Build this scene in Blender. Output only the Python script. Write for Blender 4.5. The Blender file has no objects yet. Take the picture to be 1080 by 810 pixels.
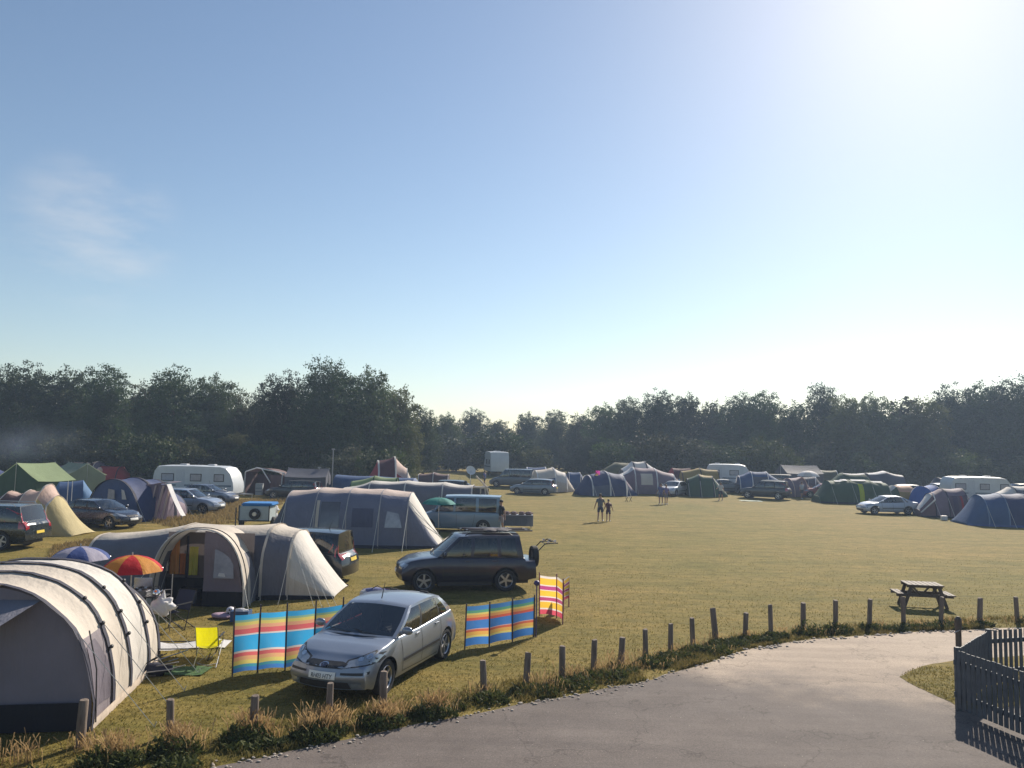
import bpy, bmesh, math, random
import numpy as np
from mathutils import Vector, Matrix, noise
from mathutils.bvhtree import BVHTree
R = math.radians
random.seed(7); rng = np.random.default_rng(7)
scene = bpy.context.scene
col = scene.collection

# ------------------------------------------------------------------ camera
HAZE = .0007
CAM_H = 4.5
F = 820.0                                    # focal length in pixels of a 1080 wide frame
PITCH = math.atan((472 - 405) / F); ROLL = math.atan(0.02)
fwd = Vector((0, math.cos(PITCH), math.sin(PITCH)))
r0 = Vector((1, 0, 0)); u0 = r0.cross(fwd)
right = r0 * math.cos(ROLL) + u0 * math.sin(ROLL)
up = right.cross(fwd)
cd = bpy.data.cameras.new('camera'); cam = bpy.data.objects.new('camera', cd); col.objects.link(cam)
M3 = Matrix((right, up, -fwd)).transposed()
cam.matrix_world = Matrix.Translation((0, 0, CAM_H)) @ M3.to_4x4()
cd.sensor_width = 36; cd.lens = 36 * F / 1080; cd.clip_end = 3000; cd.clip_start = 0.1
scene.camera = cam

def ss(a, b, x):
    t = min(1, max(0, (x - a) / (b - a))); return t * t * (3 - 2 * t)
def terrain(x, y):                            # the field rises a little towards the wood
    return 1.0 * ss(72, 105, y) * (1 - ss(25, 50, x))
def G(px, py, z=0.0):                         # ground point seen at a place of the survey picture
    d = fwd + right * ((px - 540) / F) + up * ((405 - py) / F)
    t = (z - CAM_H) / d.z
    return Vector((d.x * t, d.y * t, z))
def at(px, D):                                # ground point at distance D in the direction of column px
    d = fwd + right * ((px - 540) / F) + up * (-(60) / F)
    x = d.x / d.y * D
    return Vector((x, D, terrain(x, D)))

# ------------------------------------------------------------------ materials
MATS = {}
def newmat(name):
    m = bpy.data.materials.new(name); m.use_nodes = True
    nt = m.node_tree; nt.nodes.clear()
    out = nt.nodes.new('ShaderNodeOutputMaterial')
    return m, nt, out
def N(nt, t, **kw):
    n = nt.nodes.new(t)
    for k, v in kw.items():
        if hasattr(n, k) and k not in n.inputs: setattr(n, k, v)
        else: n.inputs[k].default_value = v
    return n
def L(nt, a, b): nt.links.new(a, b)
def c4(c): return (c[0], c[1], c[2], 1)
def ramp(nt, fac, stops):
    r = nt.nodes.new('ShaderNodeValToRGB'); e = r.color_ramp.elements
    while len(e) < len(stops): e.new(0.5)
    for i, (p, c) in enumerate(stops): e[i].position = p; e[i].color = c4(c)
    L(nt, fac, r.inputs[0]); return r.outputs[0]
def noise_n(nt, scale, detail=4, rough=.6, coord='Object', stretch=None):
    tc = nt.nodes.new('ShaderNodeTexCoord'); src = tc.outputs[coord]
    if stretch:
        mp = nt.nodes.new('ShaderNodeMapping'); mp.inputs['Scale'].default_value = stretch
        L(nt, src, mp.inputs[0]); src = mp.outputs[0]
    n = N(nt, 'ShaderNodeTexNoise', Scale=scale, Detail=detail, Roughness=rough); L(nt, src, n.inputs['Vector'])
    return n.outputs['Fac']
def mixc(nt, fac, a, b, mode='MIX'):
    m = nt.nodes.new('ShaderNodeMix'); m.data_type = 'RGBA'; m.blend_type = mode
    for sock, v in ((m.inputs[0], fac), (m.inputs[6], a), (m.inputs[7], b)):
        if hasattr(v, 'node'): L(nt, v, sock)
        elif isinstance(v, (int, float)): sock.default_value = v
        else: sock.default_value = c4(v)
    return m.outputs[2]
def bump(nt, h, strength, dist):
    b = N(nt, 'ShaderNodeBump', Strength=strength, Distance=dist); L(nt, h, b.inputs['Height']); return b.outputs[0]

def fabric(name, c, trans=.25, wr=.5, var=.12, rough=.75):
    if name in MATS: return MATS[name]
    m, nt, out = newmat(name)
    n1 = noise_n(nt, 1.3, 4, .6)
    colr = ramp(nt, n1, [(.25, [x * (1 - var) for x in c]), (.75, [min(1, x * (1 + var)) for x in c])])
    w0 = noise_n(nt, 2.6, 5, .6, stretch=(1, 1.6, .6)); w1 = noise_n(nt, 7, 3, .5, stretch=(1.6, 1.6, .22))
    w = N(nt, 'ShaderNodeMath', operation='MULTIPLY_ADD'); L(nt, w1, w.inputs[0]); w.inputs[1].default_value = .45; L(nt, w0, w.inputs[2])
    bn = bump(nt, w.outputs[0], wr, .06)
    p = N(nt, 'ShaderNodeBsdfPrincipled', Roughness=rough); L(nt, colr, p.inputs['Base Color']); L(nt, bn, p.inputs['Normal'])
    p.inputs['Specular IOR Level'].default_value = .35
    if trans > 0:
        t = nt.nodes.new('ShaderNodeBsdfTranslucent'); L(nt, colr, t.inputs[0]); L(nt, bn, t.inputs[1])
        mx = N(nt, 'ShaderNodeMixShader'); mx.inputs[0].default_value = trans
        L(nt, p.outputs[0], mx.inputs[1]); L(nt, t.outputs[0], mx.inputs[2]); L(nt, mx.outputs[0], out.inputs[0])
    else: L(nt, p.outputs[0], out.inputs[0])
    MATS[name] = m; return m
def plain(name, c, rough=.6, metal=0, var=.1, scale=8, spec=.5, bmp=0, coat=0):
    if name in MATS: return MATS[name]
    m, nt, out = newmat(name)
    n1 = noise_n(nt, scale, 5, .6)
    colr = ramp(nt, n1, [(.25, [x * (1 - var) for x in c]), (.75, [min(1, x * (1 + var)) for x in c])])
    p = N(nt, 'ShaderNodeBsdfPrincipled', Roughness=rough, Metallic=metal); L(nt, colr, p.inputs['Base Color'])
    p.inputs['Specular IOR Level'].default_value = spec; p.inputs['Coat Weight'].default_value = coat
    p.inputs['Coat Roughness'].default_value = .06
    if bmp: L(nt, bump(nt, noise_n(nt, scale * 3, 4, .6), bmp, .02), p.inputs['Normal'])
    L(nt, p.outputs[0], out.inputs[0]); MATS[name] = m; return m
def paint(name, c, metal=.3, rough=.35):
    if name in MATS: return MATS[name]
    m, nt, out = newmat(name)
    d = ramp(nt, noise_n(nt, 3, 6, .65), [(.35, c), (.8, [x * .88 + .016 for x in c])])
    p = N(nt, 'ShaderNodeBsdfPrincipled', Metallic=metal); L(nt, d, p.inputs['Base Color'])
    rr = nt.nodes.new('ShaderNodeMapRange'); L(nt, noise_n(nt, 5, 5, .6), rr.inputs[0]); rr.inputs[3].default_value = rough * .8; rr.inputs[4].default_value = rough * 1.4
    L(nt, rr.outputs[0], p.inputs['Roughness'])
    p.inputs['Coat Weight'].default_value = .7; p.inputs['Coat Roughness'].default_value = .08
    L(nt, p.outputs[0], out.inputs[0]); MATS[name] = m; return m
def glass(name, tint, refl=.09):
    if name in MATS: return MATS[name]
    m, nt, out = newmat(name)
    lw = N(nt, 'ShaderNodeFresnel', IOR=1.5)
    t = nt.nodes.new('ShaderNodeBsdfTransparent'); t.inputs[0].default_value = c4(tint)
    g = nt.nodes.new('ShaderNodeBsdfGlossy'); g.inputs['Roughness'].default_value = .03; g.inputs[0].default_value = (.95, .97, 1, 1)
    a = N(nt, 'ShaderNodeMath', operation='MULTIPLY_ADD'); L(nt, lw.outputs[0], a.inputs[0]); a.inputs[1].default_value = 1.0; a.inputs[2].default_value = refl * .5
    a.use_clamp = True
    mx = nt.nodes.new('ShaderNodeMixShader'); L(nt, a.outputs[0], mx.inputs[0]); L(nt, t.outputs[0], mx.inputs[1]); L(nt, g.outputs[0], mx.inputs[2])
    L(nt, mx.outputs[0], out.inputs[0]); MATS[name] = m; return m
def stripes(name, bands, z0, z1, trans=.58):
    m, nt, out = newmat(name)
    tc = nt.nodes.new('ShaderNodeTexCoord'); sp = nt.nodes.new('ShaderNodeSeparateXYZ'); L(nt, tc.outputs['UV'], sp.inputs[0])
    r = nt.nodes.new('ShaderNodeValToRGB'); r.color_ramp.interpolation = 'CONSTANT'; e = r.color_ramp.elements
    while len(e) < len(bands): e.new(.5)
    for i, (p, c) in enumerate(bands): e[i].position = p; e[i].color = c4(c)
    L(nt, sp.outputs['Y'], r.inputs[0])
    cc = mixc(nt, noise_n(nt, 6, 4, .6), r.outputs[0], mixc(nt, .18, r.outputs[0], (.5, .5, .5)))
    bn = bump(nt, noise_n(nt, 4, 3, .5, stretch=(1, 1, .5)), .5, .05)
    p = N(nt, 'ShaderNodeBsdfPrincipled', Roughness=.8); L(nt, cc, p.inputs['Base Color']); L(nt, bn, p.inputs['Normal'])
    t = nt.nodes.new('ShaderNodeBsdfTranslucent'); L(nt, cc, t.inputs[0])
    mx = nt.nodes.new('ShaderNodeMixShader'); mx.inputs[0].default_value = trans
    L(nt, p.outputs[0], mx.inputs[1]); L(nt, t.outputs[0], mx.inputs[2]); L(nt, mx.outputs[0], out.inputs[0])
    return m
def leafmat(name, c, trans=.2, var=.35, scale=.35):
    m, nt, out = newmat(name)
    oi = nt.nodes.new('ShaderNodeObjectInfo')
    n1 = noise_n(nt, scale, 3, .6)
    cc = ramp(nt, n1, [(.3, [x * (1 - var) for x in c]), (.7, [x * (1 + var) for x in c])])
    hs = N(nt, 'ShaderNodeHueSaturation'); L(nt, cc, hs.inputs['Color'])
    mr = nt.nodes.new('ShaderNodeMapRange'); L(nt, oi.outputs['Random'], mr.inputs[0]); mr.inputs[3].default_value = .52; mr.inputs[4].default_value = 1.35
    L(nt, mr.outputs[0], hs.inputs['Value'])
    m7 = N(nt, 'ShaderNodeMath', operation='MULTIPLY'); L(nt, oi.outputs['Random'], m7.inputs[0]); m7.inputs[1].default_value = 7.13; m8 = N(nt, 'ShaderNodeMath', operation='FRACT'); L(nt, m7.outputs[0], m8.inputs[0])
    mh_ = nt.nodes.new('ShaderNodeMapRange'); L(nt, m8.outputs[0], mh_.inputs[0]); mh_.inputs[3].default_value = .485; mh_.inputs[4].default_value = .525; L(nt, mh_.outputs[0], hs.inputs['Hue'])
    d = N(nt, 'ShaderNodeBsdfPrincipled', Roughness=.7); L(nt, hs.outputs[0], d.inputs['Base Color']); d.inputs['Specular IOR Level'].default_value = .25
    t = nt.nodes.new('ShaderNodeBsdfTranslucent'); L(nt, hs.outputs[0], t.inputs[0])
    mx = nt.nodes.new('ShaderNodeMixShader'); mx.inputs[0].default_value = trans
    L(nt, d.outputs[0], mx.inputs[1]); L(nt, t.outputs[0], mx.inputs[2]); L(nt, mx.outputs[0], out.inputs[0])
    return m

# ------------------------------------------------------------------ mesh builder
class MB:
    def __init__(s): s.v = []; s.f = []; s.m = []; s.uv = None
    def add(s, verts, faces, mi=0):
        b = len(s.v); s.v += [tuple(p) for p in verts]
        for f in faces: s.f.append(tuple(b + i for i in f)); s.m.append(mi)
    def grid(s, rows, mi=0, mif=None, skip=None):   # rows: list of equal-length point lists
        b = len(s.v); n = len(rows[0])
        for r in rows: s.v += [tuple(p) for p in r]
        for i in range(len(rows) - 1):
            for j in range(n - 1):
                if skip and skip(i, j): continue
                s.f.append((b + i * n + j, b + i * n + j + 1, b + (i + 1) * n + j + 1, b + (i + 1) * n + j))
                s.m.append(mif(i, j) if mif else mi)
    def box(s, c, size, rot=None, mi=0, bev=0):
        x, y, z = [a / 2 for a in size]
        if bev > 0:
            b = min(bev, x * .9, y * .9, z * .9)
            bm = bmesh.new(); bmesh.ops.create_cube(bm, size=1)
            for v in bm.verts: v.co = Vector((v.co.x * 2 * x, v.co.y * 2 * y, v.co.z * 2 * z))
            bmesh.ops.bevel(bm, geom=bm.edges[:], offset=b, segments=2, affect='EDGES')
            bm.verts.index_update(); vs = [v.co.copy() for v in bm.verts]; fs = [[v.index for v in f.verts] for f in bm.faces]; bm.free()
        else:
            vs = [Vector((i, j, k)) for i in (-x, x) for j in (-y, y) for k in (-z, z)]
            fs = [(0, 1, 3, 2), (4, 6, 7, 5), (0, 4, 5, 1), (2, 3, 7, 6), (0, 2, 6, 4), (1, 5, 7, 3)]
        if rot is not None: vs = [rot @ v for v in vs]
        c = Vector(c); s.add([v + c for v in vs], fs, mi)
    def tube(s, pts, r, n=6, mi=0, cap=True):
        pts = [Vector(p) for p in pts]; rs = r if isinstance(r, (list, tuple)) else [r] * len(pts)
        b = len(s.v); prev = None
        for i, p in enumerate(pts):
            d = (pts[min(i + 1, len(pts) - 1)] - pts[max(i - 1, 0)])
            if d.length < 1e-9: d = Vector((0, 0, 1))
            d.normalize()
            a = prev if prev else (Vector((0, 0, 1)) if abs(d.z) < .9 else Vector((1, 0, 0)))
            u = (a - d * a.dot(d)).normalized(); w = d.cross(u); prev = u
            for k in range(n):
                t = 2 * math.pi * k / n; s.v.append(tuple(p + (u * math.cos(t) + w * math.sin(t)) * rs[i]))
        for i in range(len(pts) - 1):
            for k in range(n):
                s.f.append((b + i * n + k, b + i * n + (k + 1) % n, b + (i + 1) * n + (k + 1) % n, b + (i + 1) * n + k)); s.m.append(mi)
        if cap:
            s.f.append(tuple(b + k for k in range(n))[::-1]); s.m.append(mi)
            e = b + (len(pts) - 1) * n; s.f.append(tuple(e + k for k in range(n))); s.m.append(mi)
    def lathe(s, prof, n=24, axis='z', c=(0, 0, 0), mi=0, close=False):  # prof: (radius, height)
        b = len(s.v); c = Vector(c)
        for (r, h) in prof:
            for k in range(n):
                t = 2 * math.pi * k / n; a, d = r * math.cos(t), r * math.sin(t)
                s.v.append(tuple(c + (Vector((a, d, h)) if axis == 'z' else Vector((a, h, d)))))
        m = len(prof)
        for i in range(m if close else m - 1):
            j = (i + 1) % m
            for k in range(n):
                s.f.append((b + i * n + k, b + i * n + (k + 1) % n, b + j * n + (k + 1) % n, b + j * n + k)); s.m.append(mi)
    def ell(s, c, r, n=12, m=8, mi=0, jit=0, rot=None):
        c = Vector(c); rows = []
        for i in range(m + 1):
            th = math.pi * i / m; row = []
            for k in range(n + 1):
                ph = 2 * math.pi * (k % n) / n
                p = Vector((r[0] * math.sin(th) * math.cos(ph), r[1] * math.sin(th) * math.sin(ph), r[2] * math.cos(th)))
                if jit: p *= 1 + jit * noise.noise(p * (2.2 / max(r)) + c)
                if rot is not None: p = rot @ p
                row.append(c + p)
            rows.append(row)
        s.grid(rows, mi)
    def mesh(s, name, mats, smooth=35, merge=True):
        me = bpy.data.meshes.new(name); me.from_pydata(s.v, [], s.f)
        for m in (mats if isinstance(mats, (list, tuple)) else [mats]): me.materials.append(m)
        me.polygons.foreach_set('material_index', s.m)
        if s.uv is not None:
            ul = me.uv_layers.new(name='UVMap')
            for lp in me.loops: ul.data[lp.index].uv = s.uv[lp.vertex_index]
        if merge:
            bm = bmesh.new(); bm.from_mesh(me); bmesh.ops.remove_doubles(bm, verts=bm.verts, dist=1e-4)
            bmesh.ops.recalc_face_normals(bm, faces=bm.faces); bm.to_mesh(me); bm.free()
        if smooth:
            me.polygons.foreach_set('use_smooth', [True] * len(me.polygons)); me.set_sharp_from_angle(angle=R(smooth))
        me.update(); return me
    def build(s, name, mats, parent=None, smooth=35, merge=True):
        o = bpy.data.objects.new(name, s.mesh(name, mats, smooth, merge)); col.objects.link(o)
        if parent: o.parent = parent
        return o
def tag(o, label=None, cat=None, group=None, kind=None):
    if label: o['label'] = label
    if cat: o['category'] = cat
    if group: o['group'] = group
    if kind: o['kind'] = kind
    return o
def thing(name, label, cat, loc=(0, 0, 0), rz=0, group=None):
    o = bpy.data.objects.new(name, None); col.objects.link(o); o.empty_display_size = .2
    o.location = loc; o.rotation_euler = (0, 0, rz)
    return tag(o, label, cat, group)
def copy_tree(o, parent=None):
    c = o.copy(); col.objects.link(c)
    if parent: c.parent = parent
    for ch in list(o.children): copy_tree(ch, c)
    return c
def again(root, loc, rz, label, group=None, cat=None):
    c = copy_tree(root); c.location = loc; c.rotation_euler = (0, 0, rz)
    tag(c, label, cat, group); return c
def mat_from(bm_): pass

# ------------------------------------------------------------------ shared materials
TYRE = plain('tyre_rubber', (.025, .025, .027), .85, 0, .2, 20)
RIM = plain('alloy', (.5, .5, .52), .35, .9, .08, 20)
RIMD = plain('alloy_dark', (.25, .25, .27), .4, .9, .08, 20)
BLACK = plain('black_plastic', (.025, .025, .028), .55, 0, .2, 14)
DARKIN = plain('car_interior', (.035, .035, .04), .85, 0, .2, 10)
CHROME = plain('chrome', (.75, .75, .77), .15, 1, .04, 20)
STEEL = plain('steel_tube', (.5, .5, .52), .35, .9, .1, 20)
LAMP = plain('lamp_lens', (.30, .33, .37), .1, .35, .15, 18, .8, 0, 1)
TAIL = plain('tail_lens', (.35, .015, .015), .15, 0, .15, 18, .8, 0, 1)
PLATEW = plain('plate_white', (.75, .75, .72), .5, 0, .05, 10)
PLATEY = plain('plate_yellow', (.7, .5, .05), .5, 0, .05, 10)
GLASS = glass('car_glass', (.68, .72, .74))
GLASSD = glass('car_glass_dark', (.1, .11, .12))
ROPE = plain('guy_rope_cord', (.5, .5, .46), .8, 0, .1, 30)
WOOD = None
# ------------------------------------------------------------------ cars
def lerp_curve(pts, x):
    if x <= pts[0][0]: return pts[0][1]
    for (a, b), (c, d) in zip(pts, pts[1:]):
        if x <= c:
            t = (x - a) / (c - a); t = t * t * (3 - 2 * t) * .35 + t * .65
            return b + (d - b) * t
    return pts[-1][1]
def decal(bvh, poly, plane, off=.004, mb=None, mi=0, step=.07):
    bm = bmesh.new()
    if plane == 'front': to = lambda a, b: Vector((4, a, b)); d = Vector((-1, 0, 0))
    elif plane == 'rear': to = lambda a, b: Vector((-4, a, b)); d = Vector((1, 0, 0))
    elif plane == 'left': to = lambda a, b: Vector((a, 4, b)); d = Vector((0, -1, 0))
    elif plane == 'right': to = lambda a, b: Vector((a, -4, b)); d = Vector((0, 1, 0))
    else: to = lambda a, b: Vector((a, b, 4)); d = Vector((0, 0, -1))
    vs = [bm.verts.new(to(*p)) for p in poly]; bm.faces.new(vs)
    bmesh.ops.triangulate(bm, faces=bm.faces[:])
    for _ in range(5):
        lg = [e for e in bm.edges if e.calc_length() > step]
        if not lg: break
        bmesh.ops.subdivide_edges(bm, edges=lg, cuts=1); bmesh.ops.triangulate(bm, faces=bm.faces[:])
    for v in bm.verts:
        h = bvh.ray_cast(v.co, d)
        if h[0] is None: h = bvh.find_nearest(v.co + d * 2.5)
        n = h[1] if h[1].dot(d) < 0 else -h[1]
        v.co = h[0] + n * off
    bm.verts.index_update(); mb = mb or MB()
    mb.add([v.co.copy() for v in bm.verts], [[v.index for v in f.verts] for f in bm.faces], mi); bm.free()
    return mb
def tri(p): return p
def car_geometry(S):
    L_, W, H, wb, fo, r = (S[k] for k in ('L', 'W', 'H', 'wb', 'fo', 'r'))
    xF, xR = wb / 2 + fo, wb / 2 + fo - L_
    top, cols, sill = S['top'], S['cols'], S.get('sill', .2)
    ar = r * 1.16
    def zt(x): return lerp_curve(top, x)
    def wid(x):
        a = ss(xF - .95, xF, x) * S.get('tf', .09); b = ss(xR + .8, xR, x) if False else ss(0, 1, (xR + .8 - x) / .8) * S.get('tr', .06)
        return W / 2 * (1 - a - b)
    def zbot(x):
        z = sill + .05 * ss(xF - .5, xF, x) + .07 * ss(0, 1, (xR + .5 - x) / .5)
        for cx in (wb / 2, -wb / 2):
            dd = abs(x - cx)
            if dd < ar: z = max(z, r + math.sqrt(ar * ar - dd * dd))
        return z
    xs = set(np.linspace(xR, xF, 70).round(4).tolist())
    for cx in (wb / 2, -wb / 2):
        for k in range(-14, 15): xs.add(round(cx + ar * math.sin(k / 14 * math.pi / 2), 4))
    for cx in (cols[0][0], cols[-1][0]): xs.add(round(cx, 4))
    xs = sorted(xs)
    ts = [0, .06, .15, .3, .45, .6, .75, .88, .96, 1]; fs = [.985, .96, .92, .8, .6, .4, .2, 0]
    bow_f, bow_r = S.get('bow', .2), S.get('bowr', .08)
    def bend(x, y, z, ref):
        nw = ss(xF - .55, xF, x); tw = ss(0, 1, (xR + .45 - x) / .45)
        q = (y / (W / 2)) ** 2; zz = (z - S.get('nosez', .45)); zz = max(zz, 0) * S.get('noserake', .25) + max(-zz, 0) * .35
        return x - nw * (bow_f * q + zz) + tw * (bow_r * q + S.get('tailrake', .12) * max(z - .6, 0))
    def side(x, t):
        zb, z1 = zbot(x), zt(x) - .05; zb = min(zb, z1 - .02); z = zb + (z1 - zb) * t
        zm = sill + (z1 - sill) * .52
        g = 1 - .055 * abs((z - zm) / (z1 - zm)) ** 2.2
        if S.get('box'): g = 1 - .03 * abs((z - zm) / (z1 - zm)) ** 3
        return wid(x) * g, z
    body = MB(); xa, xz = cols[0][0], cols[-1][0]
    for sg in (1, -1):
        rows = []
        for x in xs:
            row = []
            for t in ts:
                y, z = side(x, t); row.append(Vector((bend(x, y, z, 0), sg * y, z)))
            ys, zs = side(x, 1)
            for f in fs:
                y = ys * f; z = zs + .05 * math.sqrt(max(0, 1 - f ** 5)); row.append(Vector((bend(x, y, z, 0), sg * y, z)))
            rows.append(row)
        def skip(i, j): return j >= len(ts) + 1 and xs[i] >= xz - .001 and xs[i + 1] <= xa + .001
        body.grid(rows, 0, skip=skip)
        for idx in (0, -1):                      # nose and tail closed across
            x = xs[idx]
            cr = []
            for p in rows[idx]:
                cr.append([Vector((bend(x, p.y * k / 5, p.z, 0), p.y * k / 5, p.z)) for k in range(6)])
            body.grid(cr, 0)
    # greenhouse
    xt0, xt1 = cols[0][1], cols[-1][1]; wr = S.get('wr', .80) * W / 2; crown = S.get('crown', .05); drop = S.get('drop', .05)
    def zroof(x):
        t = (x - (xt0 + xt1) / 2) / ((xt0 - xt1) / 2); pk = t + .15
        return H - crown - drop * (max(0, t - .1) ** 2) - S.get('dropr', .05) * (max(0, -t) ** 2)
    def wroof(x):
        t = (x - (xt0 + xt1) / 2) / ((xt0 - xt1) / 2); return wr * (1 - .05 * max(0, t) ** 2 - S.get('rt', .05) * max(0, -t) ** 2)
    fr = [0, .06, .22, .4, .6, .78, .89, .96, 1]
    def gpt(xb, xt, f, sg):
        yb = side(xb, 1)[0] * .985; zb = zt(xb) - .025
        yt, z1 = wroof(xt), zroof(xt)
        b = .035 * math.sin(math.pi * f)
        if f > .89: b += .012 * (f - .89) / .11
        return Vector((bend(xb, yb, zb, 0) * (1 - f) + xt * f, sg * (yb * (1 - f) + yt * f + b), zb * (1 - f) + z1 * f))
    wins = {}
    fine = []
    for (a, b) in zip(cols, cols[1:]):
        n = max(1, int(abs(a[0] - b[0]) / .2))
        for k in range(n):
            t0, t1 = k / n, (k + 1) / n
            fine.append(((a[0] + (b[0] - a[0]) * t0, a[1] + (b[1] - a[1]) * t0), (a[0] + (b[0] - a[0]) * t1, a[1] + (b[1] - a[1]) * t1), a[2], cols.index(a)))
    for sg in (1, -1):
        for (p, q, kind, ci) in fine:
            for j in range(len(fr) - 1):
                quad = [gpt(p[0], p[1], fr[j], sg), gpt(q[0], q[1], fr[j], sg), gpt(q[0], q[1], fr[j + 1], sg), gpt(p[0], p[1], fr[j + 1], sg)]
                isg = kind == 'g' and 0 < j < 6
                tgt = wins.setdefault((ci, sg), MB()) if isg else body
                tgt.add(quad, [(0, 1, 2, 3)], 1 if (kind == 'b' and 0 < j < 6) or (kind == 'g' and not isg and j in (0,)) else 0)
    ys_ = [-1, -.92, -.75, -.5, -.25, 0, .25, .5, .75, .92, 1]
    def screen(xb, xt, bowb, bowt, inset):
        rows = []
        for f in [0, .05, .25, .5, .75, .93, 1]:
            row = []
            e = gpt(xb, xt, f, 1)
            for y in ys_:
                q = 1 - y * y; x = e.x + q * (bowb * (1 - f) + bowt * f)
                z = e.z + q * (crown * f) + (.028 * q * (1 - f))
                row.append(Vector((x, e.y * y, z)))
            rows.append(row)
        return rows
    ws = screen(cols[0][0], xt0, .13, .06, 0); rs = screen(cols[-1][0], xt1, -.06, -.03, 0)
    wsm, rsm = MB(), MB(); vanrear = S.get('solid_rear')
    for rows, g, solid in ((ws, wsm, False), (rs, rsm, vanrear)):
        def isgl(i, j): return 0 < i < 5 and 0 < j < len(ys_) - 2
        for i in range(6):
            for j in range(len(ys_) - 1):
                tgt = g if (isgl(i, j) and not solid) else body
                tgt.add([rows[i][j], rows[i][j + 1], rows[i + 1][j + 1], rows[i + 1][j]], [(0, 1, 2, 3)], 0 if (tgt is g or i >= 5 or solid or rows is rs) else 0)
    rows = []
    nx = 16
    for i in range(nx + 1):
        t = i / nx; x = xt0 + (xt1 - xt0) * t; e = Vector((x, wroof(x) , zroof(x))); e.y = gpt(x, x, 1, 1).y if False else wroof(x) + .012
        row = []
        for y in ys_:
            q = 1 - y * y; xb = x + q * ((.06) * (1 - t) ** 6 + (-.03) * t ** 6)
            row.append(Vector((xb, e.y * y, e.z + q * crown)))
        rows.append(row)
    body.grid(rows, 0)
    return dict(body=body, wins=wins, ws=wsm, rs=rsm, xF=xF, xR=xR, zt=zt, side=side, wid=wid, gpt=gpt)

def wheel_meshes(r, w, rim, spokes=5):
    t = MB(); a = w / 2
    t.lathe([(r * .66, -a * .8), (r * .80, -a), (r * .94, -a * .95), (r, -a * .7), (r, a * .7), (r * .94, a * .95), (r * .80, a), (r * .66, a * .8)], 32, 'y')
    rm = MB(); rm.lathe([(r * .66, a * .8), (r * .64, a * .86), (r * .60, a * .7), (r * .58, -a * .6)], 28, 'y')
    rm.lathe([(.001, a * .62), (r * .16, a * .62), (r * .18, a * .4)], 16, 'y')
    for k in range(spokes):
        an = 2 * math.pi * k / spokes; rt = Matrix.Rotation(an, 3, 'Y')
        rm.box(rt @ Vector((r * .38, a * .52, 0)), (r * .48, a * .3, r * .17), rt, 0, .008)
    hub = MB(); hub.lathe([(.001, a * .1), (r * .58, a * .1), (r * .58, -a * .6), (.001, -a * .6)], 20, 'y')
    return hub.mesh('wheel', BLACK), t.mesh('tyre', TYRE), rm.mesh('rim', rim)

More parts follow.
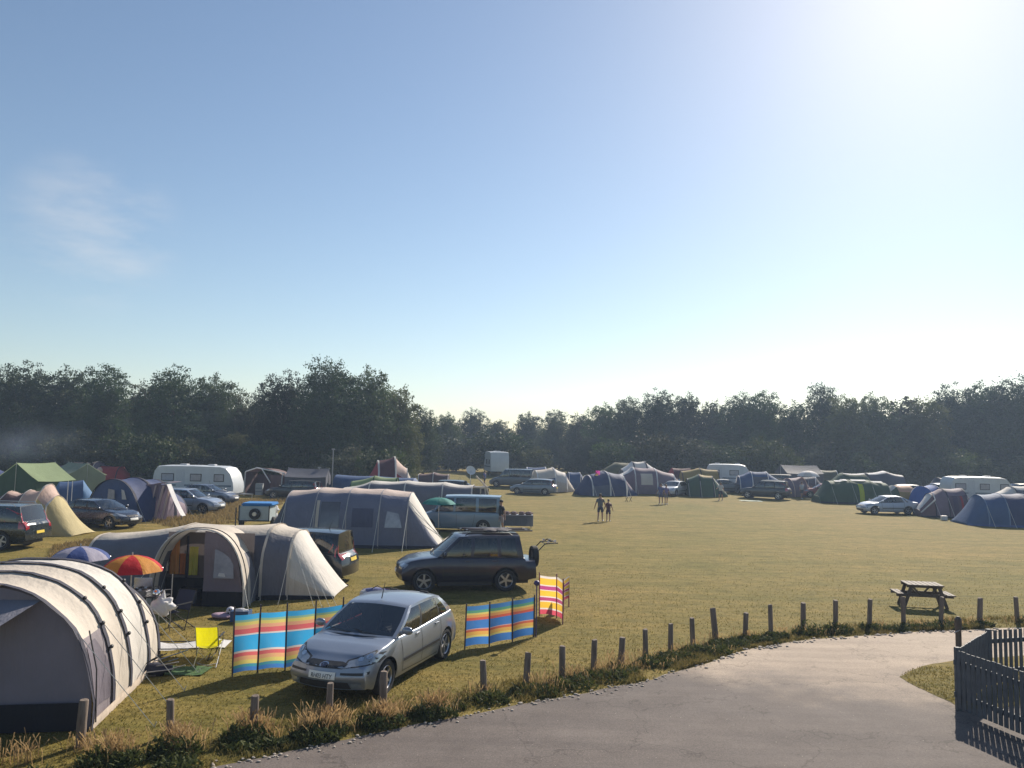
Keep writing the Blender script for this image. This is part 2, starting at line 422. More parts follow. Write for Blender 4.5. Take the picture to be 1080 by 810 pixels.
def build_car(S, label, cat='car', name='parked_car', loc=(0, 0, 0), rz=0, group='cars parked on the field'):
    g = car_geometry(S); PA = S['paint']
    root = thing(name, label, cat, loc, rz, group)
    body = g['body'].build('body', [PA, BLACK], root, 38)
    bm = bmesh.new(); bm.from_mesh(body.data); bvh = BVHTree.FromBMesh(bm); bm.free()
    GL = S.get('glass', GLASS)
    g['ws'].build('windscreen', GL, root)
    if not S.get('solid_rear'): g['rs'].build('rear_window', S.get('rglass', GL), root)
    for (ci, sg), m in g['wins'].items(): m.build('side_window', GL if ci == 0 or not S.get('rglass') else S['rglass'], root)
    W, H, wb, r = S['W'], S['H'], S['wb'], S['r']; xF, xR = g['xF'], g['xR']; zt = g['zt']
    ub = MB(); ub.box(((xF + xR) / 2, 0, .36), (S['L'] - .55, W - .62, .3)); ub.box((0, 0, .26), (wb - 2.5 * r, W - .2, .12))
    for cx in (wb / 2, -wb / 2): ub.box((cx, 0, .58), (r * 2.2, W - .5, .34))
    ub.build('underbody', BLACK, root)
    inn = MB(); x0, x1 = S['cols'][0][0], S['cols'][-1][0]; bel = zt(0)
    inn.box(((x0 + x1) / 2, 0, .46), (x0 - x1 - .1, W - .3, .04)); inn.box((x0 - .18, 0, bel - .12), (.42, W - .34, .22), None, 0, .04)
    for sy in (.36, -.36):
        for sx in ((.0, -.85) if S['cols'][-1][1] < -1.1 else (0,)):
            inn.box((sx + .1, sy, .62), (.5, .48, .2), None, 0, .05)
            inn.box((sx - .22, sy, .95 + (H - 1.43) * .4), (.14, .46, .62), Matrix.Rotation(R(-14), 3, 'Y'), 0, .05)
            inn.box((sx - .31, sy, 1.32 + (H - 1.43) * .55), (.09, .24, .16), None, 0, .03)
    inn.build('interior', DARKIN, root)
    sw = MB(); sw.lathe([(.17, 0), (.19, .015), (.17, .03), (.155, .015)], 20, 'z', close=True); so = sw.build('steering_wheel', BLACK, root)
    so.location = (x0 - .48, -.36, bel + .03); so.rotation_euler = (0, R(-62), 0)
    hm, tm, rm = wheel_meshes(r, S.get('tw', .2), S.get('rim', RIM), S.get('spokes', 5))
    for cx in (wb / 2, -wb / 2):
        for sg in (1, -1):
            w = bpy.data.objects.new('wheel', hm); col.objects.link(w); w.parent = root
            w.location = (cx, sg * (W / 2 - .12), r); w.rotation_euler = (0, random.uniform(0, 1), 0 if sg > 0 else math.pi)
            for nm, me in (('tyre', tm), ('rim', rm)):
                o = bpy.data.objects.new(nm, me); col.objects.link(o); o.parent = w
    # lamps, grille, bumper, doors
    for sg in (1, -1):
        decal(bvh, [(sg * y, z) for y, z in S['head']], 'front', .007).build('headlight', LAMP, root)
        decal(bvh, [(sg * y, z) for y, z in S['tail']], 'rear', .007).build('tail_light', TAIL, root)
        if S.get('tailside'):
            decal(bvh, S['tailside'], 'left' if sg > 0 else 'right', .007).build('tail_light_wrap', TAIL, root)
        m = MB(); xm = S['cols'][0][0] - .22; zm = zt(xm) + .08; ym = g['side'](xm, 1)[0]
        m.ell((xm, sg * (ym + .13), zm), (.055, .115, .075), 12, 8); m.tube([(xm, sg * (ym - .02), zm - .05), (xm, sg * (ym + .06), zm - .03)], .03)
        m.build('mirror', S.get('mirror', PA), root)
        pl = 'left' if sg > 0 else 'right'
        ln = MB(); w_ = .007
        for (pts) in S['lines']:
            for (a, b) in zip(pts, pts[1:]):
                dx, dz = b[0] - a[0], b[1] - a[1]; l = math.hypot(dx, dz) or 1; nx_, nz_ = -dz / l * w_, dx / l * w_
                decal(bvh, [(a[0] + nx_, a[1] + nz_), (a[0] - nx_, a[1] - nz_), (b[0] - nx_, b[1] - nz_), (b[0] + nx_, b[1] + nz_)], pl, .0025, ln)
        ln.build('door_seam', BLACK, root)
        if S.get('rub'):
            rb = decal(bvh, S['rub'], pl, .012); rb.build('rub_strip', S.get('rubmat', BLACK), root)
        for (hx, hz) in S['handles']:
            h = MB(); y = g['side'](hx, .9)[0]
            hit = bvh.ray_cast(Vector((hx, sg * 4, hz)), Vector((0, -sg, 0)))[0]; y = abs(hit.y) if hit else y
            h.box((hx, sg * (y + .012), hz), (.16, .035, .032), None, 0, .01); h.build('door_handle', S.get('hmat', PA), root)
    if S.get('trim'):
        for pl, poly in S['trim']: decal(bvh, poly, pl, .010).build('bumper_trim', BLACK, root)
    gr = MB()
    for poly in S['grille']: decal(bvh, poly, 'front', .006, gr)
    gr.build('grille', BLACK, root)
    pz = S['plate']; ply = decal(bvh, [(-.26, pz[0]), (.26, pz[0]), (.26, pz[0] + .112), (-.26, pz[0] + .112)], 'front', .016); ply.build('number_plate', PLATEW, root)
    decal(bvh, [(-.26, pz[1]), (.26, pz[1]), (.26, pz[1] + .112), (-.26, pz[1] + .112)], 'rear', .016).build('number_plate', PLATEY, root)
    wp = MB()
    for sy in (-.1, .45):
        a = g['gpt'](x0, S['cols'][0][1], .04, 1)
        wp.tube([(x0 + .12 - .05, sy, zt(x0) + .03), (x0 + .07, sy - .28, zt(x0) + .055), (x0 - .02, sy - .52, zt(x0) + .075)], .008, 5)
    wp.build('wiper', BLACK, root)
    if S.get('aerial'):
        am = MB(); am.tube([(S['aerial'], 0, H - .01), (S['aerial'] - .12, 0, H + .28)], [.012, .004], 6); am.build('aerial', BLACK, root)
    if S.get('rails'):
        xa_, xb_ = S['rails']
        for sg in (1, -1):
            m = MB(); y = S.get('wr', .8) * W / 2 * .93
            m.tube([(xa_, sg * y, H - .05), (xa_ - .1, sg * y, H + .03), (xb_ + .1, sg * y, H + .03), (xb_, sg * y, H - .05)], .017, 6); m.build('roof_rail', STEEL if not S.get('blackrails') else BLACK, root)
    root['_'] = 0; del root['_']
    return root, bvh, g

HATCH = dict(L=4.2, W=1.72, H=1.44, wb=2.62, fo=.86, r=.315, tw=.2, sill=.2, tf=.12, tr=.07, bow=.24, noserake=.35,
    top=[(-2.03, .80), (-1.95, .94), (-1.7, 1.0), (-1.0, .99), (0, .95), (.95, .95), (1.4, .885), (1.8, .79), (2.0, .71), (2.17, .63)],
    cols=[(.98, .14, 'p'), (.84, .04, 'g'), (-.06, -.18, 'b'), (-.15, -.24, 'g'), (-.98, -.84, 'b'), (-1.03, -.89, 'g'), (-1.42, -1.04, 'p'), (-1.80, -1.30, 'p')],
    dropr=.08, rt=.09, bowr=.14, tailrake=.22, head=[(.38, .62), (.80, .66), (.83, .76), (.72, .82), (.58, .75), (.40, .70)], tail=[(.52, .85), (.74, .78), (.74, 1.15), (.62, 1.2)],
    lines=[[(.78, .93), (.74, .5), (.70, .28), (-.02, .26)], [(-.10, .94), (-.10, .3)], [(-.02, .26), (-.86, .26), (-.98, .62), (-1.02, .95)]],
    rub=[(.72, .46), (-.92, .48), (-.92, .53), (.72, .51)], handles=[(.08, .84), (-.8, .86)],
    grille=[[(-.36, .60), (.36, .60), (.42, .665), (.3, .69), (-.3, .69), (-.42, .665)], [(-.52, .27), (.52, .27), (.47, .385), (-.47, .385)]],
    plate=(.43, .62), trim=[('front', [(-.76, .50), (-.34, .505), (-.34, .54), (-.76, .545)]), ('front', [(.34, .505), (.76, .50), (.76, .545), (.34, .54)])], aerial=.05)
SUV = dict(L=4.45, W=1.81, H=1.76, wb=2.56, fo=.83, r=.35, tw=.22, sill=.32, tf=.09, tr=.05, bow=.16, noserake=.22, nosez=.55, drop=.04, dropr=.02, wr=.80,
    top=[(-1.93, .95), (-1.88, 1.06), (0, 1.08), (.85, 1.09), (1.3, 1.05), (1.75, .97), (1.95, .90), (2.11, .8)],
    cols=[(.88, .2, 'p'), (.72, .08, 'g'), (-.16, -.2, 'p'), (-.26, -.3, 'g'), (-1.02, -1.0, 'p'), (-1.14, -1.12, 'g'), (-1.66, -1.58, 'p'), (-1.86, -1.74, 'p')],
    head=[(.5, .72), (.8, .72), (.8, .86), (.5, .88)], tail=[(.6, .55), (.78, .55), (.78, .68), (.6, .68)],
    lines=[[(.72, 1.05), (.68, .42), (-.1, .40)], [(-.2, 1.05), (-.2, .42)], [(-.1, .4), (-.80, .42), (-.98, .8), (-1.06, 1.05)]],
    rub=[(.74, .52), (-.82, .52), (-.82, .60), (.74, .60)], handles=[(-.05, .95), (-.9, .95)],
    grille=[[(-.42, .73), (.42, .73), (.42, .82), (-.42, .82)], [(-.5, .42), (.5, .42), (.5, .52), (-.5, .52)]], plate=(.56, .62))
MPV = dict(L=4.3, W=1.78, H=1.70, wb=2.7, fo=.82, r=.32, tw=.2, sill=.22, tf=.1, tr=.06, bow=.2, noserake=.3, wr=.78,
    top=[(-2.1, .85), (-2.02, 1.0), (-1, 1.02), (0, 1.0), (1.1, 1.02), (1.5, .95), (1.9, .8), (2.17, .65)],
    cols=[(1.12, .35, 'p'), (.95, .22, 'g'), (0, -.08, 'b'), (-.09, -.15, 'g'), (-.95, -.95, 'b'), (-1.02, -1.02, 'g'), (-1.68, -1.55, 'p'), (-1.98, -1.78, 'p')],
    head=[(.42, .64), (.8, .68), (.82, .80), (.6, .82), (.44, .74)], tail=[(.62, .8), (.78, .78), (.76, 1.25), (.66, 1.25)], tailside=[(-1.9, .82), (-1.98, .82), (-1.9, 1.2), (-1.78, 1.2)],
    lines=[[(.85, .98), (.8, .5), (.76, .3), (0, .28)], [(-.04, .98), (-.04, .3)], [(0, .28), (-.86, .28), (-.95, .6), (-1.0, .98)]],
    handles=[(.1, .9), (-.78, .9)], grille=[[(-.38, .62), (.38, .62), (.42, .72), (-.42, .72)], [(-.5, .3), (.5, .3), (.45, .42), (-.45, .42)]], plate=(.46, .7), aerial=-1.2)
ESTATE = dict(HATCH); ESTATE.update(L=4.7, W=1.82, H=1.52, wb=2.75, fo=.92,
    top=[(-2.4, .82), (-2.32, .97), (-1.4, 1.0), (0, .96), (1.0, .96), (1.5, .9), (1.95, .79), (2.3, .65)],
    cols=[(1.02, .2, 'p'), (.88, .1, 'g'), (-.04, -.14, 'b'), (-.13, -.21, 'g'), (-1.0, -1.0, 'b'), (-1.06, -1.06, 'g'), (-1.9, -1.75, 'p'), (-2.2, -1.98, 'p')],
    tail=[(.6, .8), (.8, .75), (.78, 1.3), (.66, 1.3)], tailside=[(-2.1, .8), (-2.3, .8), (-2.2, 1.1), (-2.05, 1.1)],
    head=[(.45, .6), (.84, .64), (.86, .76), (.62, .76)])
BIGSUV = dict(SUV); BIGSUV.update(L=4.8, W=1.9, H=1.8, wb=2.85, fo=.9, r=.37,
    top=[(-2.45, .98), (-2.38, 1.12), (0, 1.12), (.95, 1.1), (1.5, 1.05), (2.0, .95), (2.2, .88), (2.33, .78)],
    cols=[(1.0, .2, 'p'), (.84, .08, 'g'), (-.1, -.16, 'b'), (-.2, -.26, 'g'), (-1.05, -1.05, 'b'), (-1.15, -1.15, 'g'), (-2.0, -1.85, 'p'), (-2.3, -2.0, 'p')],
    tail=[(.66, .85), (.86, .8), (.82, 1.5), (.70, 1.5)], tailside=[(-2.1, .85), (-2.36, .85), (-2.22, 1.15), (-2.08, 1.15)], rails=(.1, -1.8))
SALOON = dict(HATCH); SALOON.update(L=4.5, H=1.42,
    top=[(-2.33, .80), (-2.25, .95), (-1.6, 1.0), (-1.0, .97), (0, .93), (.95, .94), (1.4, .88), (1.8, .78), (2.17, .63)],
    cols=[(.98, .2, 'p'), (.84, .10, 'g'), (-.06, -.16, 'b'), (-.15, -.22, 'g'), (-1.0, -.78, 'p'), (-1.2, -.86, 'g'), (-1.35, -.95, 'p'), (-1.72, -1.05, 'p')],
    tail=[(.5, .75), (.76, .72), (.76, .9), (.5, .9)])
VAN = dict(MPV); VAN.update(L=4.9, W=1.9, H=1.95, wb=3.0, fo=.88, wr=.86, box=1, solid_rear=False, drop=.04, dropr=.02, r=.33,
    top=[(-2.5, .95), (-2.45, 1.1), (0, 1.12), (1.2, 1.1), (1.6, 1.0), (2.0, .85), (2.38, .68)],
    cols=[(1.25, .55, 'p'), (1.08, .42, 'g'), (.15, .1, 'p'), (.02, 0, 'g'), (-1.05, -1.05, 'p'), (-1.2, -1.2, 'g'), (-2.2, -2.15, 'p'), (-2.42, -2.3, 'p')],
    tail=[(.7, .8), (.84, .8), (.84, 1.2), (.72, 1.2)], tailside=None)
def spec(base, **kw): d = dict(base); d.update(kw); return d
# ------------------------------------------------------------------ tents
def arch_pt(hw, h, th, p):
    c, s = math.cos(th), math.sin(th)
    return (hw * math.copysign(abs(c) ** (2 / p), c), h * abs(s) ** (2 / p))
def tent(label, loc, rz, st, bays, p=2.3, sleeve=None, sleeve_w=.09, ends=('flat', 'open'), endmat=None, skirt=None, windows=(), doors=(),
         ropes=None, rope_r=.006, cat='tent', name='tunnel_tent', group=None, sag=.035, wr=.02, nth=22, segs=4, edge=None):
    """st: (x, half width, height) of each hoop; bays: a material, or (side material, roof material, height share of the seam) between hoops."""
    root = thing(name, label, cat, loc, rz, group); seed = Vector((loc[0], loc[1], 0))
    mats = []
    def mi(m):
        if m not in mats: mats.append(m)
        return mats.index(m)
    fly = MB()
    def ring(x, hw, h, off=0, z0=0):
        out = []
        for k in range(nth + 1):
            y, z = arch_pt(hw + off, h + off, math.pi * k / nth, p)
            q3 = Vector((x, y, z)); n = (noise.noise_vector(q3 * 1.7 + seed) + noise.noise_vector(Vector((x * 6, y * 3, z * 1.5)) + seed) * .5) * wr * min(1, z * 3)
            out.append(Vector((x, y, z + z0 * 0)) + n)
        return out
    for i in range(len(st) - 1):
        (x0, w0, h0), (x1, w1, h1) = st[i], st[i + 1]; bay = bays[i]
        sg = sag * min(1, abs(x1 - x0))
        rows = []
        for k in range(segs + 1):
            t = k / segs; dip = 1 - sg * math.sin(math.pi * t)
            rows.append(ring(x0 + (x1 - x0) * t, (w0 + (w1 - w0) * t) * dip, (h0 + (h1 - h0) * t) * dip))
        if isinstance(bay, tuple):
            a, b, f = mi(bay[0]), mi(bay[1]), bay[2]
            fly.grid(rows, mif=lambda i_, j_: a if abs(math.sin(math.pi * (j_ + .5) / nth)) ** (2 / p) < f else b)
        else:
            a = mi(bay); fly.grid(rows, a)
    fly.build('flysheet', mats, root, 50, merge=True)
    bm = bmesh.new(); bm.from_mesh(root.children[0].data); bvh = BVHTree.FromBMesh(bm); bm.free()
    # ends
    for e, (idx, kind) in enumerate(((0, ends[0]), (-1, ends[1]))):
        if kind != 'flat': continue
        x, hw, h = st[idx]; rows = []
        for f in (0, .12, .3, .5, .7, .85, 1):
            row = []
            for k in range(nth + 1):
                y, z = arch_pt(hw * .985, h * .985, math.pi * k / nth, p)
                yy = y * 1.0; zz = z * f
                bel = (.05 * math.sin(math.pi * f)) * (1 - (y / hw) ** 2)
                row.append(Vector((x + (bel if e else -bel) * .6 + (-.03 if e else .03), yy, zz)))
            rows.append(row)
        m = MB(); m.grid(rows); m.build('end_panel', endmat or (bays[idx][0] if isinstance(bays[idx], tuple) else bays[idx]), root, 50)
    if sleeve:
        for (x, hw, h) in st:
            if h < .35: continue
            m = MB(); rows = [ring(x + d, hw, h, .012) for d in (-sleeve_w / 2, 0, sleeve_w / 2)]
            m.grid(rows); m.build('pole_sleeve', sleeve, root, 60)
    if skirt:
        for sg_ in (0, nth):
            rows = []; m = MB()
            for (x, hw, h) in st:
                s_ = 1 if sg_ == 0 else -1
                rows.append([Vector((x, s_ * (hw + .012), .005)), Vector((x, s_ * (hw + .014), .07)), Vector((x, s_ * (hw + .008), .14 if h > .5 else .08))])
            m.grid(rows); m.build('mud_skirt', skirt, root, 0)
    for (sd, poly, mat) in windows:
        decal(bvh, poly, sd, .012, step=.2).build('window', mat, root)
    for (sd, poly, mat) in doors:
        decal(bvh, poly, sd, .016, step=.2).build('door_panel', mat, root)
    if ropes:
        out, hf = ropes
        for (x, hw, h) in st:
            if h < .8: continue
            for s_ in (1, -1):
                th = math.asin(min(1, hf)) ; y, z = arch_pt(hw, h, th, p)
                m = MB(); m.tube([(x, s_ * y, z), (x, s_ * (hw + out), .03)], rope_r, 4); m.tube([(x, s_ * (hw + out), -.02), (x, s_ * (hw + out + .04), .09)], .008, 4)
                m.build('guy_rope', ROPE, root)
    return root, bvh
def rope(root, a, b, r=.006):
    m = MB(); m.tube([a, b], r, 4); m.tube([(b[0], b[1], -.02), (b[0], b[1], .08)], .01, 4); m.build('guy_rope', ROPE, root)
def ridge_tent(label, loc, rz, L_, W, wall, H, roofm, wallm, endm=None, cat='tent', name='ridge_tent', over=.15, group=None, sag=.06):
    root = thing(name, label, cat, loc, rz, group); m = MB()
    rows = []
    for i in range(9):
        t = i / 8; x = -L_ / 2 + L_ * t; d = sag * math.sin(math.pi * t); row = []
        for k in range(11):
            y = (k / 10 * 2 - 1); z = wall + (H - wall) * (1 - abs(y)) - d - .05 * math.sin(math.pi * abs(y)); row.append(Vector((x, y * (W / 2 + over), z)))
        rows.append(row)
    m.grid(rows); m.build('roof', roofm, root, 30)
    for s_ in (1, -1):
        w = MB(); w.grid([[Vector((-L_ / 2 + L_ * i / 6, s_ * W / 2 * (1 + .02 * (i % 2)), z)) for i in range(7)] for z in (0, wall * .5, wall - .02)]); w.build('side_wall', wallm, root, 30)
    for s_ in (1, -1):
        e = MB(); x = s_ * (L_ / 2 - .03); e.add([(x, -W / 2, 0), (x, W / 2, 0), (x, W / 2, wall - .03), (x, 0, H - .06), (x, -W / 2, wall - .03)], [(0, 1, 2, 3, 4)]); e.build('end_panel', endm or wallm, root, 0)
    po = MB()
    for x in (-L_ / 2, L_ / 2): po.tube([(x, 0, 0), (x, 0, H + .05)], .02, 6)
    po.build('pole', STEEL, root)
    return root
def umbrella(label, loc, z, rad, cols_, tilt=(0, 0), name='parasol', cat='parasol', dome=.32):
    root = thing(name, label, cat, loc, 0); n = 8; mats = cols_
    m = MB()
    for k in range(n):
        rows = []
        for i in range(6):
            a0 = i / 5 * R(68); row = []
            for j in range(5):
                an = 2 * math.pi * (k + j / 4) / n; s_ = math.sin(a0) / math.sin(R(68)); sc = 1 - .07 * math.sin(math.pi * j / 4) * s_
                row.append(Vector((rad * s_ * sc * math.cos(an), rad * s_ * sc * math.sin(an), z + dome * rad * 1.5 * (math.cos(a0) - math.cos(R(68))) / (1 - math.cos(R(68))) )))
            rows.append(row)
        m.grid(rows, k % len(mats))
    c = m.build('canopy', mats, root, 30)
    top = z + dome * rad * 1.5
    for k in range(n):
        an = 2 * math.pi * k / n; rb = MB()
        rb.tube([(0, 0, top - .03), (rad * .55 * math.cos(an), rad * .55 * math.sin(an), z + dome * rad * 1.05), (rad * math.cos(an), rad * math.sin(an), z)], .006, 4); rb.build('rib', STEEL, root)
    p = MB(); p.tube([(0, 0, 0), (0, 0, top + .07)], .016, 8); p.build('pole', STEEL, root)
    return root
def windbreak(label, pts, h, mat, pole_h, polem, name='windbreak', ground=.06, seg=6):
    o = Vector(pts[0]); root = thing(name, label, 'windbreak', o)
    cl = MB(); uv = []
    for (a, b) in zip(pts, pts[1:]):
        a, b = Vector(a) - o, Vector(b) - o; d = (b - a); nrm = Vector((-d.y, d.x, 0)).normalized()
        rows = []
        for k in range(7):
            z = ground + h * k / 6; row = []
            for i in range(seg + 1):
                t = i / seg; pt = a + d * t + nrm * (.05 * math.sin(math.pi * t) * (1 + .5 * math.sin(k))) ; pt.z = z - .03 * math.sin(math.pi * t) * (k / 6 - .3)
                row.append(pt); uv.append((t, k / 6))
            rows.append(row)
        cl.grid(rows)
    cl.uv = uv; cl.build('cloth', mat, root, 60, merge=False)
    for q in pts:
        q = Vector(q) - o; p = MB(); p.tube([(q.x, q.y, -.1), (q.x + random.uniform(-.02, .02), q.y, pole_h)], .016, 8); p.build('pole', polem, root)
    return root

# ------------------------------------------------------------------ people
def skin_obj(name, joints, bones, mat, parent, root=0, sub=1):
    me = bpy.data.meshes.new(name); me.from_pydata([j[0] for j in joints], bones, [])
    o = bpy.data.objects.new(name, me); col.objects.link(o)
    o.modifiers.new('skin', 'SKIN'); 
    for i, j in enumerate(joints):
        sv = me.skin_vertices[0].data[i]; rr = j[1] if isinstance(j[1], tuple) else (j[1], j[1]); sv.radius = rr; sv.use_root = (i == root)
    o.modifiers.new('sub', 'SUBSURF').levels = sub; o.modifiers['sub'].render_levels = sub
    dg = bpy.context.evaluated_depsgraph_get(); m2 = bpy.data.meshes.new_from_object(o.evaluated_get(dg)); m2.materials.clear(); m2.materials.append(mat)
    m2.polygons.foreach_set('use_smooth', [True] * len(m2.polygons))
    o.modifiers.clear(); o.data = m2; bpy.data.meshes.remove(me); o.parent = parent; return o
def person(label, loc, rz, h, shirt, shorts, hair, skinm, arms=((.15, -.1), (.15, .1)), stride=.12, group='people on the field', shoes=None, cap=None):
    root = thing('person', label, 'person', loc, rz, group); s = h / 1.75
    def V(x, y, z): return (x * s, y * s, z * s)
    J = [(V(0, 0, .95), (.15 * s, .11 * s)), (V(0, 0, 1.18), (.135 * s, .095 * s)), (V(0, -.01, 1.38), (.165 * s, .10 * s)), (V(0, 0, 1.49), .055 * s), (V(0, .015, 1.575), (.07 * s, .085 * s)), (V(0, .02, 1.66), (.078 * s, .095 * s)), (V(0, .01, 1.73), (.055 * s, .07 * s))]
    Bn = [(0, 1), (1, 2), (2, 3), (3, 4), (4, 5), (5, 6)]
    legs, armsj = [], []
    for sg in (-1, 1):
        st = stride * sg; b = len(J)
        J += [(V(.10 * sg, 0, .88), .088 * s), (V(.11 * sg, st * .6 + .03, .49), .06 * s), (V(.11 * sg, st - .03, .10), .042 * s), (V(.12 * sg, st + .0, .045), .04 * s), (V(.135 * sg, st + .15, .035), (.045 * s, .03 * s))]
        Bn += [(0, b), (b, b + 1), (b + 1, b + 2), (b + 2, b + 3), (b + 3, b + 4)]; legs.append(b)
        ax, ay = arms[0 if sg < 0 else 1]; b = len(J)
        el = (sg * (.20 + ax * .5), ay * .5 - .02, 1.13); wr_ = (sg * (.20 + ax), ay + .06, .90)
        if ay > .25: wr_ = (sg * (.18 + ax * .4), ay + .1, 1.12)
        d = Vector(wr_) - Vector(el); d.normalize(); hd = Vector(wr_) + d * .075
        J += [(V(sg * .18, 0, 1.40), .058 * s), (V(*el), .043 * s), (V(*wr_), .028 * s), (V(*hd), (.020 * s, .036 * s))]
        Bn += [(2, b), (b, b + 1), (b + 1, b + 2), (b + 2, b + 3)]; armsj.append(b)
        f = Vector((0, 1, 0)); n_ = f.cross(d).normalized() * sg
        for k, ln in enumerate((.075, .088, .082, .062)):
            q = hd + f * (.026 - .018 * k) + d * .03; b2 = len(J)
            J += [(V(*q), .009 * s), (V(*(q + d * ln * .6 - n_ * .006)), .0085 * s), (V(*(q + d * ln - n_ * .025)), .0075 * s)]; Bn += [(b + 3, b2), (b2, b2 + 1), (b2 + 1, b2 + 2)]
        q = hd + f * .035 - d * .03; b2 = len(J)
        J += [(V(*q), .011 * s), (V(*(q + f * .025 + d * .03)), .009 * s)]; Bn += [(b + 3, b2), (b2, b2 + 1)]
    skin_obj('body', J, Bn, skinm, root)
    fm = MB()
    fm.ell(V(0, .115, 1.635), (.013 * s, .02 * s, .022 * s), 8, 6); fm.ell(V(.087, .02, 1.64), (.012 * s, .022 * s, .032 * s), 8, 6); fm.ell(V(-.087, .02, 1.64), (.012 * s, .022 * s, .032 * s), 8, 6)
    fm.build('face_feature', skinm, root)
    ey = MB()
    for sg in (1, -1): ey.ell(V(.032 * sg, .102, 1.668), (.012 * s, .008 * s, .008 * s), 8, 6)
    ey.ell(V(0, .103, 1.595), (.024 * s, .006 * s, .006 * s), 8, 6); ey.build('eye', plain('eye_dark', (.05, .03, .03), .5), root)
    hm = MB(); hm.ell(V(0, -.005, 1.685), (.088 * s, .105 * s, .085 * s), 14, 10, 0, .12); hm.build('hair' if not cap else 'cap', cap or hair, root)
    k = 1.13
    T = [(V(0, 0, .90), (.185 * s, .145 * s)), (V(0, 0, 1.18), (.18 * s, .135 * s)), (V(0, -.01, 1.38), (.205 * s, .14 * s)), (V(0, 0, 1.47), .08 * s)]; TB = [(0, 1), (1, 2), (2, 3)]
    for i, b in enumerate(armsj):
        n0 = len(T); a = Vector(J[b][0]); e = Vector(J[b + 1][0]); T += [(tuple(a), .072 * s), (tuple(a.lerp(e, .75)), .064 * s)]; TB += [(2, n0), (n0, n0 + 1)]
    skin_obj('shirt', T, TB, shirt, root, 1)
    Q = [(V(0, 0, 1.0), (.172 * s, .135 * s)), (V(0, 0, .88), (.175 * s, .138 * s))]; QB = [(0, 1)]
    for b in legs:
        n0 = len(Q); a = Vector(J[b][0]); e = Vector(J[b + 1][0]); Q += [(tuple(a.lerp(e, .1)), .102 * s), (tuple(a.lerp(e, .85)), .088 * s)]; QB += [(1, n0), (n0, n0 + 1)]
    skin_obj('shorts', Q, QB, shorts, root, 1)
    for b in legs:
        m = MB(); c = Vector(J[b + 3][0]); m.ell((c.x + .01 * s, c.y + .07 * s, .042 * s), (.052 * s, .14 * s, .05 * s), 12, 8); m.build('shoe', shoes or plain('shoe', (.5, .5, .5), .7), root)
    return root

# ------------------------------------------------------------------ trees
def leaf_mesh(name, lobes, n, size, mat, shell=.55):
    tot = sum(l[3] * l[4] for l in lobes); vs = []; 
    P = []
    for (x, y, z, rx, rz_) in lobes:
        k = int(n * rx * rz_ / tot); 
        nc = max(6, k // 26); d = rng.normal(size=(nc, 3)); d /= np.linalg.norm(d, axis=1)[:, None]
        rad = shell + (1.0 - shell) * rng.random(nc) ** .6
        cc = d * rad[:, None] * np.array([rx, rx, rz_]) + np.array([x, y, z])
        pk = np.repeat(cc, 26, 0) + rng.normal(size=(nc * 26, 3)) * np.array([.075, .075, .055]) * (rx + .6)
        P.append(pk)
        ki = int(k * .35); d = rng.normal(size=(ki, 3)); d /= np.linalg.norm(d, axis=1)[:, None]
        P.append(d * (rng.random(ki) ** .5 * .8)[:, None] * np.array([rx, rx, rz_]) + np.array([x, y, z]))
    P = np.concatenate(P); P = P[P[:, 2] > .15]; m = len(P)
    a = rng.normal(size=(m, 3)); a /= np.linalg.norm(a, axis=1)[:, None]; b = rng.normal(size=(m, 3)); b -= (b * a).sum(1)[:, None] * a; b /= np.linalg.norm(b, axis=1)[:, None]
    s = size * (.6 + .8 * rng.random(m))[:, None]
    q = np.stack([P - a * s, P - b * s * .55, P + a * s, P + b * s * .55], 1).reshape(-1, 3)
    me = bpy.data.meshes.new(name); me.vertices.add(len(q)); me.vertices.foreach_set('co', q.astype(np.float32).ravel())
    me.loops.add(len(q)); me.loops.foreach_set('vertex_index', np.arange(len(q), dtype=np.int32)); me.polygons.add(m)
    me.polygons.foreach_set('loop_start', np.arange(0, len(q), 4, dtype=np.int32)); me.materials.append(mat); me.update(); me.validate(); return me
def limb(mb, a, b, r0_, r1_, n=7):
    pts = []; a, b = Vector(a), Vector(b); k = random.random() * 9
    for i in range(6):
        t = i / 5; p = a.lerp(b, t); w = (b - a).length * .06 * math.sin(math.pi * t); p += noise.noise_vector(Vector((k, t * 2, 0))) * w; pts.append(p)
    mb.tube(pts, [r0_ + (r1_ - r0_) * i / 5 for i in range(6)], n)
def tree_kind(name, H, spread, n, size, mat, bark, low=.12, nl=9, top=.0, sparse=.55):
    lobes = []
    for i in range(nl):
        f = i / (nl - 1); an = i * 2.4 + random.random(); z = H * (low + .12 + (.82 - low - .12) * f)
        wz = max(.62, math.sin(math.pi * min(1, .22 + f * .78)) ** .6)
        rr = spread * (.22 + .40 * random.random()) * wz * (0 if f > .93 else 1)
        rx = spread * random.uniform(.50, .68) * (.6 + .4 * wz); lobes.append((rr * math.cos(an), rr * math.sin(an), z, rx, min(rx * random.uniform(.7, .95), H * .3)))
    lobes.append((0, 0, H * .5, spread * .55, H * .28))
    for i in range(5):
        an = i * 1.26 + random.random(); lobes.append((spread * .55 * math.cos(an), spread * .55 * math.sin(an), H * (low + .12), spread * .4, H * .13))
    t = MB(); tr = H * .022
    limb(t, (0, 0, -.2), (0, 0, H * .8), tr * 1.25, tr * .25, 9)
    for i, l in enumerate(lobes[:nl]): 
        z0 = l[2] * .55; limb(t, (0, 0, z0), (l[0] * .95, l[1] * .95, l[2]), tr * .5, tr * .1)
    return t.mesh('trunk', bark, 60), leaf_mesh('crown', lobes, n, size, mat, sparse), H
